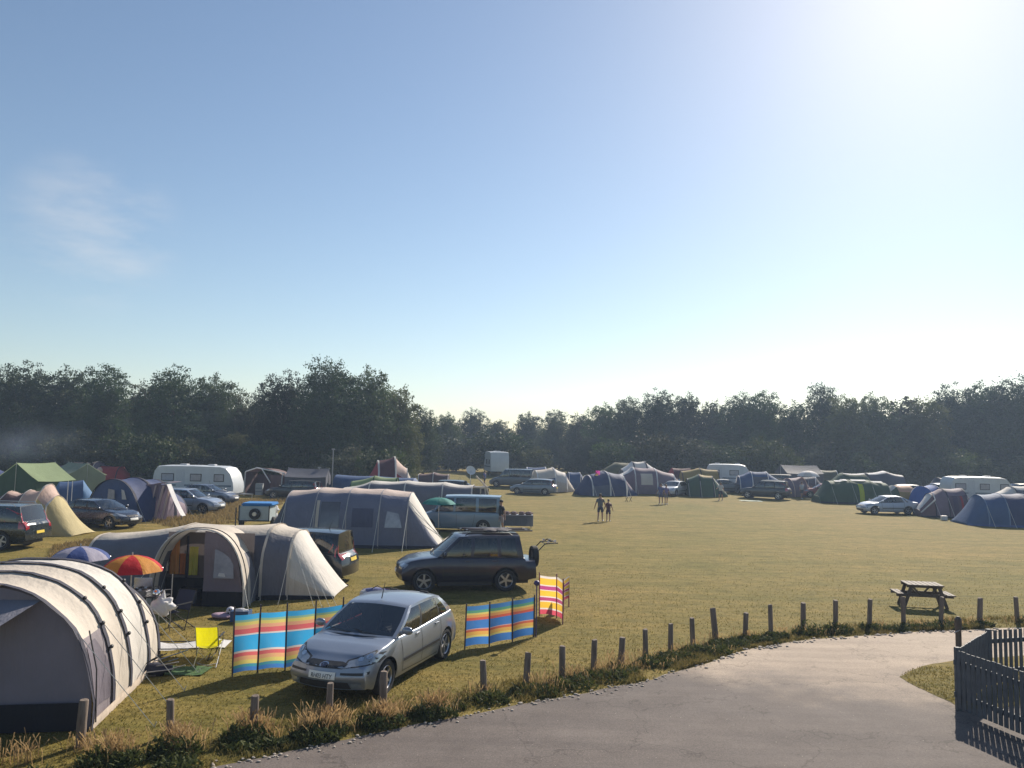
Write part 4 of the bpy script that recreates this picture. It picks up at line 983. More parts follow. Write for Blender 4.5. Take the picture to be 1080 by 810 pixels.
for (x, hh) in ((.95, 2.28), (1.85, 2.3), (LT * .82, 2.22)):
    for zf in (.45, .62, .80):
        th = math.asin(zf ** 1.25); y, z = arch_pt(hw + .02, hh + .02, th, 2.5); tm_ = MB(); tm_.ell((x, -y - .015, z), (.05, .03, .035), 8, 6); tm_.build('toggle', BLACK, root)
zs_ = MB(); zs_.tube([(.05, -2.03, .1), (.07, -1.99, .9), (.06, -1.85, 1.5)], .012, 5); zs_.build('zip', BLACK, root)
bg_ = MB(); pb = G(6, 756); bg_.ell((0, 0, .16), (.2, .14, .17), 14, 10, 0, .5); tag(bg_.build('carrier_bag', WHITEF, None, 60), 'crumpled white bag by the dark front of the left edge tent', 'bag').location = pb + Vector((0, -.25, 0))

# poles and folded chair dumped at the back corner of that tent
fc = thing('folded_chair', 'bundle of folded camp chair tubes lying behind the left edge tent', 'folded chair', G(160, 713)); random.seed(3)
for i in range(11):
    m = MB(); a_ = Vector((random.uniform(-.35, .1), random.uniform(-.2, .2), .03 + .02 * i)); m.tube([a_, a_ + Vector((random.uniform(.25, .6), random.uniform(-.25, .25), random.uniform(-.02, .25)))], .011, 5); m.build('tube', [STEEL, BLACK][i % 2], fc)
m = MB(); m.ell((.05, .05, .12), (.3, .16, .12), 12, 8, 0, .4); m.build('seat_cloth', fabric('dark_seat_cloth', (.03, .03, .05), 0), fc)

# ---- parasols
umbrella('red and orange striped parasol with white edging behind the left edge tent', G(135, 668), 1.44, .72, [fabric('umbrella_red', (.62, .03, .04), .45), fabric('umbrella_orange', (.75, .33, .06), .45)], dome=.33)
umbrella('blue and white parasol left of the red and orange one', G(80, 655), 1.52, .72, [fabric('umbrella_blue', (.06, .10, .30), .4), fabric('umbrella_white', (.45, .43, .55), .4)], dome=.28)

# ---- camp kitchen between the tents
ct = thing('camp_table', 'folding camp table with dark top behind the cream tent side', 'table', G(152, 660))
m = MB(); m.box((0, 0, .72), (1.0, .5, .03), None, 0, .01); m.build('table_top', BLACK, ct)
for sx in (-.45, .45):
    for sy in (-.2, .2): m = MB(); m.tube([(sx, sy, 0), (sx * .9, sy, .71)], .012, 6); m.build('leg', STEEL, ct)
P_ = G(152, 660)
def on(p, dx, dy, z): return (p.x + dx, p.y + dy, z)
st_ = thing('camp_stove', 'grey camp stove on the folding table', 'stove', on(P_, -.15, 0, .737)); m = MB(); m.box((0, 0, .06), (.45, .3, .12), None, 0, .02); m.build('body', RIMD, st_)
for sx in (-.11, .11): m = MB(); m.lathe([(.001, .125), (.07, .125), (.075, .14), (.05, .145)], 16, 'z', (sx, 0, 0)); m.build('burner', BLACK, st_)
m = MB(); m.box((0, .16, .25), (.45, .02, .26)); m.build('windshield', CHROME, st_)
kt = thing('kettle', 'small steel kettle on the folding camp table', 'kettle', on(P_, .28, -.05, .737)); m = MB(); m.lathe([(.001, 0), (.09, 0), (.1, .05), (.085, .11), (.04, .15), (.001, .155)], 18); m.build('body', CHROME, kt); m = MB(); m.tube([(-.08, 0, .12), (-.05, 0, .22), (.05, 0, .22), (.08, 0, .12)], .009, 6); m.build('handle', BLACK, kt); m = MB(); m.tube([(.09, 0, .08), (.15, 0, .14)], [.018, .01], 8); m.build('spout', CHROME, kt)
def chair(label, loc, rz, mat, frame, name='camp_chair', hi=.88, w=.5):
    r_ = thing(name, label, 'chair', loc, rz); m = MB()
    m.grid([[Vector((x, -.02 - .18 * t - .04 * math.sin(math.pi * (x / w + .5)), .44 + (hi - .44) * t)) for x in np.linspace(-w / 2, w / 2, 7)] for t in np.linspace(0, 1, 6)]); m.build('backrest', mat, r_)
    m = MB(); m.grid([[Vector((x, y, .43 - .05 * math.sin(math.pi * (x / w + .5)) + .05 * (y / .45))) for x in np.linspace(-w / 2, w / 2, 7)] for y in np.linspace(-.02, .44, 5)]); m.build('seat', mat, r_)
    for sx in (-1, 1):
        m = MB(); m.tube([(sx * w / 2, -.22, hi + .02), (sx * w / 2, -.0, .42), (sx * w / 2, .12, 0)], .012, 6); m.tube([(sx * w / 2, .46, .46), (sx * w / 2, -.22, 0)], .012, 6); m.build('leg', frame, r_)
        m = MB(); m.box((sx * (w / 2 + .02), .18, .64), (.05, .5, .025), None, 0, .01); m.tube([(sx * w / 2, .4, .63), (sx * w / 2, .42, .44)], .01, 5); m.build('armrest', BLACK, r_)
    for y0, y1 in ((-.22, .12),):
        m = MB(); m.tube([(-w / 2, .12, .02), (w / 2, -.22, .02)], .009, 5); m.tube([(w / 2, .12, .02), (-w / 2, -.22, .02)], .009, 5); m.tube([(-w / 2, .44, .42), (w / 2, .12, .02)], .009, 5); m.tube([(w / 2, .44, .42), (-w / 2, .12, .02)], .009, 5); m.build('stretcher', frame, r_)
    return r_
YEL = fabric('yellow_nylon', (.72, .66, .01), .45)
chair('bright yellow folding camp chair standing on the grass by the striped windbreak', G(218, 702), R(8), YEL, STEEL, 'folding_chair').scale = (.86, .86, .9)
chair('dark folding camp chair beside the camp table under the parasol', G(146, 664) + Vector((.9, .2, 0)), R(160), fabric('dark_chair_cloth', (.02, .025, .05), .1), BLACK)
# white bag hung on a stake
bgp = G(170, 668); hb = thing('stake', 'thin line stake in front of the cream tunnel tent', 'stake', bgp + Vector((.15, .1, 0))); m = MB(); m.tube([(0, 0, -.1), (0, 0, 1.35)], .013, 6); m.tube([(0, 0, 1.0), (-.14, -.08, 1.0)], .008, 5); m.build('post', STEEL, hb)
bm_ = MB(); bm_.ell((0, 0, .62), (.27, .17, .20), 18, 12, 0, .55); bm_.tube([(0, 0, .78), (.0, .03, .99)], [.07, .015], 8)
tag(bm_.build('carrier_bag', WHITEF, None, 60), 'bulging white carrier bag hung on the line stake', 'bag').location = bgp
# lounger, blanket, toys
lp = G(196, 693); lo = thing('sun_lounger', 'low white sun lounger behind the yellow chair', 'lounger', lp, R(6))
m = MB(); m.grid([[Vector((x, y, .24 + .03 * math.sin(x * 5) + (.05 if x > .5 else 0))) for x in np.linspace(-.85, .85, 14)] for y in (-.3, -.1, .1, .3)]); m.build('fabric', WHITEF, lo)
for sx in (-.6, .6):
    m = MB(); m.tube([(sx, -.3, .25), (sx - .08, -.3, 0), (sx - .08, .3, 0), (sx, .3, .25)], .011, 6); m.build('leg', BLACK, lo)
for sy in (-.31, .31): m = MB(); m.tube([(-.85, sy, .24), (.85, sy, .25)], .012, 6); m.build('rail', BLACK, lo)
m = MB(); m.grid([[Vector((x, y, .015 + .05 * abs(noise.noise(Vector((x * 3, y * 3, 1)))))) for x in np.linspace(-.55, .5, 14)] for y in np.linspace(-.3, .3, 9)]); tag(m.build('blanket', fabric('green_blanket', (.05, .11, .035), .1), None, 60), 'crumpled dark green blanket on the grass in front of the white lounger', 'blanket').location = G(192, 708)
tp = G(242, 652); m = MB(); m.ell((0, 0, .11), (.11, .11, .11), 16, 12); bl = thing('football', 'white and dark football on the pale mat by the crate', 'ball', on(tp, 0, .05, .06)); m.build('ball', plain('ball_white', (.72, .68, .72), .5, 0, .2, 10), bl)
for i in range(7):
    d_ = Vector((random.gauss(0, 1), random.gauss(-.6, 1), random.gauss(0, 1))).normalized(); m = MB(); m.ell(Vector((0, 0, .11)) + d_ * .098, (.028, .028, .028), 8, 6); m.build('patch', BLACK, bl)
m = MB(); m.ell((0, 0, .06), (.36, .2, .075), 16, 8, 0, .35); tag(m.build('cushion', fabric('mauve_cushion', (.42, .30, .38), .1), None, 60), 'flat mauve cushion on the grass under the football', 'cushion').location = on(tp, -.12, 0, 0)
cr_ = thing('crate', 'small blue open crate on the grass beside the football', 'crate', G(254, 655)); m = MB()
for sx, sy, lx, ly in ((0, .15, .45, .02), (0, -.15, .45, .02), (.215, 0, .02, .28), (-.215, 0, .02, .28)): m.box((sx, sy, .14), (lx, ly, .26))
m.box((0, 0, .02), (.41, .28, .03)); m.build('crate_body', plain('blue_plastic', (.05, .10, .22), .5), cr_); m = MB(); m.ell((0, 0, .24), (.17, .11, .08), 12, 8, 0, .4); m.build('contents', WHITEF, cr_)

# ---- cream and grey tunnel tent with the open porch
c0 = G(222, 628); D0 = c0.y
def X_(px, D): return (at(px, D)).x
D0 = 21.6; xl, xo0, xo1, xr = X_(104, D0 + 2.4), X_(166, D0), X_(263, D0), X_(361, D0 + 1.6)
cx = (xo0 + xo1) / 2; ow = (xo1 - xo0) / 2; base = Vector((cx, D0, 0))
x_l, x_r = xl - cx, xr - cx
root, bvh = tent('cream and grey tunnel tent with an arched open porch, orange curtains inside', base, 0, [(x_l, 1.0, 1.25), (x_l + .35, 1.2, 1.62), (-ow + .1, 1.45, 1.98), (ow + .15, 1.45, 2.02), (x_r - 1.35, 1.3, 1.86), (x_r - .05, 1.0, .08)],
    [GREYD, (GREY, CREAM, .94), (GREYD, CREAM, .88), (GREY, CREAM, .94), (CREAM, CREAMW, .4)], p=2.9, sleeve=CREAM, sleeve_w=.08, endmat=GREYD, skirt=BLK, ropes=(.8, .75), nth=28, wr=.03, ends=('flat', 'open'))
for ch in root.children: ch.location.y += 2.5
# porch vault
po_h = 2.1; fly = MB(); rows = []
for y in (0, .28, .6, 1.0, 1.6): rows.append([Vector((ow * 1.03 * math.copysign(abs(math.cos(t)) ** .8, math.cos(t)), y - .0, (po_h - .06 * (y > .5)) * math.sin(t) ** .8)) for t in np.linspace(0, math.pi, 29)])
fly.grid(rows, mif=lambda i, j: 0 if i < 2 or 5 < j < 22 else 1); fly.build('porch_canopy', [CREAM, GREY], root, 60)
for yy in (0.0, .29):
    m = MB(); m.grid([[Vector(((ow * 1.03 + d) * math.copysign(abs(math.cos(t)) ** .8, math.cos(t)), yy + e, (po_h + d) * math.sin(t) ** .8)) for t in np.linspace(0, math.pi, 29)] for d, e in ((-.01, -.02), (.02, 0), (-.01, .03))]); m.build('pole_sleeve', DARKB if yy else CREAMW, root, 60)
def arch_z(x): 
    c = min(1, abs(x) / (ow * 1.0)) ** (1 / .8); return (po_h - .04) * (math.sqrt(max(0, 1 - c * c)) ** .8)
m = MB(); xs_ = np.linspace(ow * .14, ow * .985, 9); m.grid([[Vector((x, .03 + .03 * math.sin(f * 6), max(.42, arch_z(x)) * f + .42 * (1 - f))) for x in xs_] for f in np.linspace(0, 1, 7)]); m.build('door_panel', fabric('porch_panel', (.24, .20, .23), .3), root, 60)
m = MB(); m.grid([[Vector((x, .02, z)) for x in xs_] for z in (.02, .2, .42)]); m.build('shaded_floor_band', BLK, root)  # black band stands in for the porch floor lying in shadow
m = MB(); m.add([Vector((ow * x, .005, z)) for x, z in ((.36, .78), (.80, .78), (.78, 1.15), (.62, 1.5), (.38, 1.62))], [(0, 1, 2, 3, 4)]); m.build('window', WINL, root, 0)
m = MB(); m.add([Vector((ow * x, -.004, z)) for x, z in ((.46, .84), (.62, .82), (.60, .92), (.48, .93))], [(0, 1, 2, 3)]); m.build('window_print', WHITEF, root, 0)
iw = MB(); iw.grid([[Vector((x, .98, z)) for x in np.linspace(-ow * .97, ow * .97, 9)] for z in (.45, 1.0, 1.6, 1.9)]); iw.build('inner_wall', fabric('inner_tent_grey', (.14, .12, .12), .2), root)
m = MB(); m.grid([[Vector((x, .95, z)) for x in np.linspace(-ow * .97, ow * .97, 9)] for z in (.02, .3, .62)]); m.build('inner_shade_band', BLK, root)  # black strip carries the painted floor shadow on inside
for (x0, x1, z0, z1, mt) in ((-.66, -.54, .72, 1.30, fabric('curtain_rust', (.60, .22, .09), .5)), (-.97, -.93, .8, 1.75, CREAMW), (-.90, -.69, .72, 1.72, ORANGE), (-.53, -.49, .6, 1.8, DARKB), (-.46, -.27, .7, 1.5, LIMEIN)):  # curtain colours lightened to stand in for daylight behind the cloth
    m = MB(); m.grid([[Vector((ow * x, 0.92 + .02 * math.sin(x * 60), z)) for x in np.linspace(x0, x1, 7)] for z in np.linspace(z0, z1, 4)]); m.build('curtain', mt, root, 60)
m = MB(); m.grid([[Vector((x, y, .012)) for x in np.linspace(-ow * .95, ow * .95, 5)] for y in (.05, .5, .94)]); m.build('porch_floor', BLK, root)  # floor coloured black for the shade inside the porch
for s_ in (1, -1): rope(root, (s_ * ow * .95, 0, 1.1), (s_ * (ow + .55), -1.0, .02), .007)
m = MB(); m.tube([(ow * .1, 2.5, 1.95), (ow * .1, 2.5, 2.5)], .02, 6); m.build('pole_tip', BLACK, root)
for k in range(4): rope(root, (x_r - 1.3 + .3 * k, 1.4 - .1 * k, 1.7 - .3 * k), (x_r - .3 + .25 * k, .2 - .1 * k, .02), .006)
for nm, dx, dy, sc, lab, mt in (('storage_box', -.35, .9, (.5, .35, .34), 'dark storage box inside the arched porch', 'box'), ('cool_box', .5, 1.0, (.42, .3, .36), 'cool box inside the arched porch with a pale lid', 'box')):
    bx = thing(nm, lab, mt, base + Vector((dx, dy * .55, .014))); m = MB(); m.box((0, 0, sc[2] / 2), sc, None, 0, .03); m.build('body', plain('dark_box', (.05, .055, .08), .5), bx); m = MB(); m.box((0, 0, sc[2] + .02), (sc[0] * 1.04, sc[1] * 1.04, .05), None, 0, .015); m.build('lid', plain('pale_lid', (.35, .36, .4), .5) if nm == 'cool_box' else BLACK, bx)

# ---- windbreaks
BLUE, CY, YL, OR, RD, WH, GN = (.03, .20, .60), (.02, .40, .80), (.72, .60, .16), (.75, .34, .10), (.72, .10, .10), (.72, .66, .62), (.10, .40, .30)
WB1 = stripes('striped_cloth_blue_pink', [(0, BLUE), (.07, (.04, .32, .42)), (.12, YL), (.19, (.78, .42, .2)), (.26, (.70, .13, .14)), (.325, WH), (.36, CY), (.63, WH), (.66, (.70, .12, .14)), (.75, (.78, .38, .22)), (.81, YL), (.87, (.28, .48, .3)), (.91, CY)], 0, 1)
WB2 = stripes('striped_cloth_blue_orange', [(0, BLUE), (.19, YL), (.24, (.75, .42, .08)), (.33, (.62, .12, .06)), (.39, (.65, .4, .35)), (.41, (.03, .19, .55)), (.63, (.62, .10, .06)), (.70, OR), (.77, YL), (.82, (.10, .36, .22)), (.89, (.04, .22, .55))], 0, 1)
WB3 = stripes('striped_cloth_red_yellow', [(0, (.62, .05, .10)), (.12, WH), (.16, (.80, .48, .02)), (.32, WH), (.35, (.42, .03, .16)), (.44, WH), (.47, (.82, .50, .02)), (.62, WH), (.64, (.42, .03, .20)), (.74, WH), (.77, (.85, .5, .02)), (.94, WH)], 0, 1)
DPOLE = plain('dark_pole', (.05, .035, .05), .6, 0, .2, 8)
windbreak('striped blue yellow and pink windbreak beside the front of the silver hatchback', [G(245, 714), G(271.5, 710), G(300.5, 707.5), G(330, 703.5), G(359, 698), G(385, 690)], 1.10, WB1, 1.32, DPOLE)
wb = windbreak('striped blue and orange windbreak behind the rear of the silver hatchback', [G(490, 685), G(516, 682), G(540.5, 677), G(563, 672)], .88, WB2, 1.0, DPOLE)
m = MB(); pq = G(563, 672) - G(490, 685); m.tube([(pq.x + .05, pq.y, 0), (pq.x + .05, pq.y, 1.22)], .015, 8); m.ell((pq.x + .05, pq.y, 1.27), (.075, .075, .065), 14, 10); m.build('mallet_pole', plain('purple_knob', (.06, .04, .14), .5), wb)
windbreak('small red and yellow striped windbreak beside the dark off-roader', [G(569, 650), G(587, 652), G(593.5, 658.5)], 1.02, WB3, 1.16, plain('red_pole', (.20, .05, .08), .6))
windbreak('loose red and yellow striped flap right behind the small red windbreak', [G(594, 646), G(600, 640)], .62, WB3, .8, plain('red_pole', (.20, .05, .08), .6), ground=.25, seg=4)

# ---- silver hatchback
SILVER = paint('silver_paint', (.235, .265, .325), .5, .32)  # bluish tint in the base colour stands in for reflected sky
d = (G(405, 733) - G(469, 694)); hd = math.atan2(d.y, d.x); f_ = Vector((math.cos(hd), math.sin(hd), 0)); l_ = Vector((-f_.y, f_.x, 0))
cc = (G(405, 733) + G(469, 695)) / 2 - l_ * .80
car, bvh, gg = build_car(spec(HATCH, paint=SILVER), 'silver five door hatchback parked by the striped windbreak, front to the road', loc=cc, rz=hd)
txt = bpy.data.curves.new('plate_text', 'FONT'); txt.body = 'RH03 HTY'; txt.size = .098; txt.align_x = 'CENTER'; txt.extrude = .001; tob = bpy.data.objects.new('plate_text', txt); col.objects.link(tob)
bpy.context.view_layer.update(); tm2 = bpy.data.meshes.new_from_object(tob.evaluated_get(bpy.context.evaluated_depsgraph_get())); bpy.data.objects.remove(tob)
tm2.materials.clear(); tm2.materials.append(BLACK)
for v in tm2.vertices:
    y, z = v.co.x * .94, v.co.y + .445; h_ = bvh.ray_cast(Vector((4, y, z)), Vector((-1, 0, 0)))[0]; v.co = Vector((h_.x + .021 + v.co.z, y, z))
pt = bpy.data.objects.new('plate_lettering', tm2); col.objects.link(pt); pt.parent = [c for c in car.children if c.name.startswith('number_plate')][0]
# chrome rim of the grille and the oval badge
ov = lambda a_, b_, z_: [(a_ * math.cos(t), z_ + b_ * math.sin(t)) for t in np.linspace(0, 2 * math.pi, 24, endpoint=False)]
decal(bvh, ov(.080, .034, .642), 'front', .012).build('badge_rim', CHROME, car); decal(bvh, ov(.064, .022, .642), 'front', .016).build('badge', plain('badge_blue', (.02, .03, .07), .5), car)
for sg in (1, -1): decal(bvh, [(sg * a_, z_) for a_, z_ in ((.52, .30), (.70, .31), (.68, .38), (.52, .38))], 'front', .010).build('fog_light', LAMP, car)
for sg in (1, -1): decal(bvh, [(sg * a_, z_) for a_, z_ in ((.35, .61), (.82, .645), (.86, .765), (.73, .84), (.56, .77), (.36, .71))], 'front', .004).build('lamp_surround', BLACK, car)
for sg in (1, -1):
    for a_, z_ in ((.70, .765), (.58, .725)): m = decal(bvh, [(sg * (a_ + .05 * math.cos(t)), z_ + .035 * math.sin(t)) for t in np.linspace(0, 6.283, 12, endpoint=False)], 'front', .012); m.build('lamp_bowl', CHROME, car)

# ---- dark off-roader
DKB = paint('dark_indigo_paint', (.020, .018, .040), .3, .28)
p0, p1 = G(438, 625.5), G(541, 623.5); dv = (p0 - p1); hd = math.atan2(dv.y, dv.x); l_ = Vector((-math.sin(hd), math.cos(hd), 0)); cc = (p0 + p1) / 2 - l_ * .82 
wbd = (p0 - p1).length
car, bvh, gg = build_car(spec(SUV, paint=DKB, rglass=GLASSD, rails=(.0, -1.5), blackrails=1, rim=RIM), 'dark blue off-roader with a loaded roof and rear spare wheel, seen from its left side', loc=cc, rz=hd)
sp_ = bpy.data.objects.new('spare_wheel', [c for c in car.children if c.name.startswith('wheel')][0].data); col.objects.link(sp_); sp_.parent = car; sp_.location = (gg['xR'] - .02, .12, .98); sp_.rotation_euler = (0, 0, R(90))
_, tmn, rmn = wheel_meshes(.34, .21, RIMD, 5)
for nm, me in (('tyre', tmn), ('rim', rmn)): q = bpy.data.objects.new(nm, me); col.objects.link(q); q.parent = sp_
rl = thing('roof_load', 'low bundle of poles and bags strapped on the dark off-roader roof', 'luggage', cc + Vector((0, 0, 1.77)), hd)
for i in range(7):
    m = MB(); y = -.4 + .13 * i; m.tube([(.1 - .05 * i, y, .05 + .02 * (i % 3)), (-.8, y + .03, .06 + .025 * (i % 2)), (-2.25 + .12 * (i % 3), y * .8, .05 + .02 * (i % 3))], .024, 6); m.build('pole', [BLACK, STEEL, DPOLE][i % 3], rl)
for x_, r_ in ((-.9, .075), (-1.3, .07)): m = MB(); m.ell((x_, .12, .06), (.32, .35, r_ * .75), 14, 8, 0, .4); m.build('bag', fabric('dark_load', (.05, .045, .06), 0), rl)
bk_loc = cc + f_ * 0
def bicycle(label, loc, rz, frame, lean=0, s_=1.0, group=None):
    r_ = thing('bicycle', label, 'bicycle', loc, rz, group); r_.rotation_euler = (lean, 0, rz)
    rr = .33
    for x in (-.52, .52):
        m = MB(); m.lathe([(rr - .03, -.018), (rr, -.014), (rr + .008, 0), (rr, .014), (rr - .03, .018)], 28, 'y', (x, 0, rr), close=True); w_ = m.build('wheel', TYRE, r_)
        m = MB()
        for k in range(10): a_ = k * math.pi / 5; m.tube([(x, 0, rr), (x + (rr - .02) * math.cos(a_), 0, rr + (rr - .02) * math.sin(a_))], .0025, 3)
        m.tube([(x, -.05, rr), (x, .05, rr)], .02, 8); m.build('spokes', STEEL, w_)
    m = MB(); bb, se, hdp = (-.05, 0, .30), (-.22, 0, .80), (.36, 0, .78)
    for a_, b_ in ((bb, se), (se, hdp), (bb, (.38, 0, .70)), (bb, (-.52, 0, rr)), (se, (-.52, 0, rr)), ((.34, 0, .86), (.52, 0, rr))): m.tube([a_, b_], .016, 6)
    m.build('frame', frame, r_)
    m = MB(); m.tube([(.34, 0, .84), (.33, 0, .98)], .014, 6); m.tube([(.26, -.27, 1.02), (.34, -.2, .99), (.34, .2, .99), (.26, .27, 1.02)], .013, 6); m.build('handlebar', BLACK, r_)
    m = MB(); m.ell((-.26, 0, .92), (.13, .06, .035), 12, 8); m.tube([(-.22, 0, .78), (-.25, 0, .91)], .013, 6); m.build('saddle', BLACK, r_)
    m = MB(); m.lathe([(.001, .03), (.09, .03), (.09, .022), (.001, .022)], 16, 'y', (-.05, 0, .30)); m.tube([(-.05, .05, .30), (.08, .09, .22)], .01, 5); m.tube([(-.05, -.05, .30), (-.18, -.09, .38)], .01, 5); m.build('crank', STEEL, r_)
    return r_
rk = thing('bike_rack', 'black cycle rack with silver clamps on the rear of the dark off-roader', 'cycle rack', cc, hd)
m = MB()
for y in (-.3, .3): m.tube([(gg['xR'] - .05, y, 1.10), (gg['xR'] - .35, y, 1.40), (gg['xR'] - .78, y, 1.42)], .018, 6)
m.tube([(gg['xR'] - .35, -.4, 1.4), (gg['xR'] - .35, .4, 1.4)], .016, 6); m.tube([(gg['xR'] - .72, -.4, 1.42), (gg['xR'] - .72, .4, 1.42)], .016, 6); m.build('arm', BLACK, rk)
for x, y in ((-.45, -.3), (-.45, .3), (-.66, -.3), (-.66, .3), (-.76, 0)): m = MB(); m.box((gg['xR'] + x, y, 1.45), (.09, .07, .07), None, 0, .015); m.build('clamp', CHROME, rk)
m = MB(); m.tube([(gg['xR'] - .5, -.3, 1.44), (gg['xR'] - .5, 0, 1.52), (gg['xR'] - .55, .3, 1.46)], .02, 6); m.build('strap', DARKB, rk)
# bag pile
dp_ = G(398, 630); db = thing('duffel_bag', 'blue and white kit bag on the grass in front of the dark off-roader', 'bag', dp_, R(5)); m = MB(); m.ell((0, 0, .14), (.48, .2, .15), 18, 10, 0, .3); m.build('bag', fabric('kit_bag_blue', (.12, .14, .30), 0), db); m = MB(); m.ell((-.36, -.03, .12), (.16, .19, .12), 12, 8, 0, .3); m.build('end_pocket', WHITEF, db); m = MB(); m.tube([(-.2, -.1, .25), (0, -.12, .36), (.2, -.1, .25)], .014, 5); m.build('strap', DARKB, db)
m = MB(); m.ell((0, 0, .10), (.3, .2, .11), 14, 8, 0, .45); tag(m.build('jacket', fabric('red_jacket', (.22, .03, .05), 0), None, 60), 'dark red jacket heaped behind the blue kit bag', 'clothing').location = dp_ + Vector((.25, .28, 0))

# ---- black people carrier behind the cream tent
BLKP = paint('black_paint', (.010, .011, .014), .2, .22)
pe = G(376, 617); hd = R(172); cpos = pe + Vector((-2.3, .9, 0))
build_car(spec(MPV, paint=BLKP, glass=GLASSD, tailrake=.30, bowr=.16, rt=.1), 'black people carrier behind the cream tent, its tail lights to the right', loc=cpos, rz=hd)

# ---- long grey tunnel tent in the middle
y3 = G(372, 578).y + 1.7
def lx(px): return X_(px, y3 - 1.2)
b3 = Vector((lx(370), y3, 0)); q = lambda px: lx(px) - b3.x
root, bvh = tent('long grey tunnel tent with five roof panels and a dark window, mid left', b3, 0, [(q(279), 1.2, .12), (q(305), 1.65, 2.32), (q(337), 1.75, 2.5), (q(370), 1.75, 2.5), (q(404), 1.75, 2.48), (q(433), 1.65, 2.36), (q(466), 1.2, .1)],
    [GREYD] + [(fabric('blue_grey_canvas', (.165, .178, .25), .15), PINKT if 0 else fabric('pink_cream_canvas', (.62, .50, .44), .2), .93)] * 4 + [(fabric('blue_grey_canvas', (.165, .178, .25), .15), CREAMW, .8)], p=3.0, sleeve=fabric('pale_seam', (.38, .36, .38), .1), sleeve_w=.05, skirt=DARKB, ropes=(1.3, .85), nth=28, wr=.03, ends=('open', 'open'), rope_r=.012,
    sag=.012, windows=[('right', [(q(343), .75), (q(363), .75), (q(363), 1.95), (q(343), 1.95)], WINB), ('right', [(q(410), .9), (q(428), .9), (q(424), 1.5), (q(412), 1.6)], WINL), ('right', [(q(376), .9), (q(398), .9), (q(398), 1.7), (q(376), 1.7)], fabric('panel_dark', (.09, .10, .16), .1))],
    doors=[('right', [(q(338.5), .3), (q(341.5), .3), (q(341.5), 2.0), (q(338.5), 2.0)], CREAM)])
for k in range(3): rope(root, (q(433) + .3 * k, -1.4, 2.1 - .5 * k), (q(466) + .6 + .25 * k, -2.0 - .2 * k, .02), .012)

# ---- camping trailer
tl = thing('camping_trailer', 'small white box trailer with blue cover and spare wheel on its end', 'trailer', G(267, 558), R(4))
m = MB(); m.box((0, .8, .78), (1.55, 1.5, .78), None, 0, .03); m.build('body', plain('trailer_white', (.36, .42, .44), .4), tl)
m = MB(); m.box((.12, .8, 1.25), (1.62, 1.56, .16), None, 0, .06); m.build('cover', fabric('blue_tarp', (.03, .20, .50), .1), tl)
for x in (-.77, .77): m = MB(); m.box((x, .04, .80), (.05, .05, .84)); m.build('corner_post', BLACK, tl)
m = MB(); m.box((0, .02, .42), (1.5, .05, .06)); m.build('bumper', BLACK, tl)
for x in (-.82, .82):
    q_ = MB(); q_.lathe([(.12, -.08), (.26, -.09), (.29, -.05), (.29, .05), (.26, .09), (.12, .08)], 20, 'z', (0, 0, 0), close=True); wo = q_.build('wheel', TYRE, tl); wo.location = (x, .8, .29); wo.rotation_euler = (0, R(90), 0)
q_ = MB(); q_.lathe([(.001, 0), (.12, .02), (.26, .01), (.29, .05), (.29, .13), (.26, .16), (.001, .16)], 24, 'y', (0, -.14, 0)); wo = q_.build('spare_wheel', TYRE, tl); wo.location = (.05, .02, .78)
q_ = MB(); q_.lathe([(.001, -.01), (.1, -.01), (.12, .02)], 16, 'y', (0, -.15, 0)); ho = q_.build('hub', RIM, wo)
pz_ = thing('kit_bag', 'white printed kit bag on the trailer drawbar end beside the grey tent', 'bag', G(284, 553) + Vector((.1, .6, .0))); m = MB(); m.ell((0, 0, .75), (.22, .2, .24), 12, 8, 0, .5); m.ell((0, 0, .3), (.2, .2, .3), 10, 8, 0, .3); m.build('bag', WHITEF, pz_)
# ================================================================== POSTS, FENCE, TABLE
def post_mat():
    m, nt, out = newmat('weathered_post'); n1 = noise_n(nt, 6, 6, .7, stretch=(3, 3, .4)); c = ramp(nt, n1, [(.3, (.10, .075, .06)), (.7, (.26, .20, .16))])
    p = N(nt, 'ShaderNodeBsdfPrincipled', Roughness=.9); L(nt, c, p.inputs['Base Color']); L(nt, bump(nt, n1, .6, .02), p.inputs['Normal']); L(nt, p.outputs[0], out.inputs[0]); return m
PM = post_mat()
WHERE = ['in front of the dark end of the left edge tent', 'right of the left edge tent, pale topped', 'left of the silver hatchback, in tall dry grass', 'in front of the silver hatchback number plate, pale topped', 'in front of the silver hatchback front wheel', 'first post right of the silver hatchback', 'second post right of the silver hatchback', 'third post right of the silver hatchback', 'fourth post right of the silver hatchback',
         'fifth post right of the silver hatchback', 'sixth post right of the silver hatchback', 'seventh post right of the silver hatchback', 'eighth post right of the silver hatchback', 'tallest leaning post where the road begins to bend', 'first post past the tallest leaning post', 'second post past the tallest leaning post', 'fifth post left of the picnic table legs', 'third post left of the picnic table', 'nearest post left of the picnic table', 'post just left of the picnic table seat', 'post overlapping the right end of the picnic table', 'post standing right of the picnic table above the picket fence', 'last post at the right end of the row']
WHERE[16:19] = ['third post left of the picnic table', 'second post left of the picnic table', 'post left of the picnic table, next to the one under its seat']; WHERE[19] = 'post standing in front of the left seat of the picnic table'
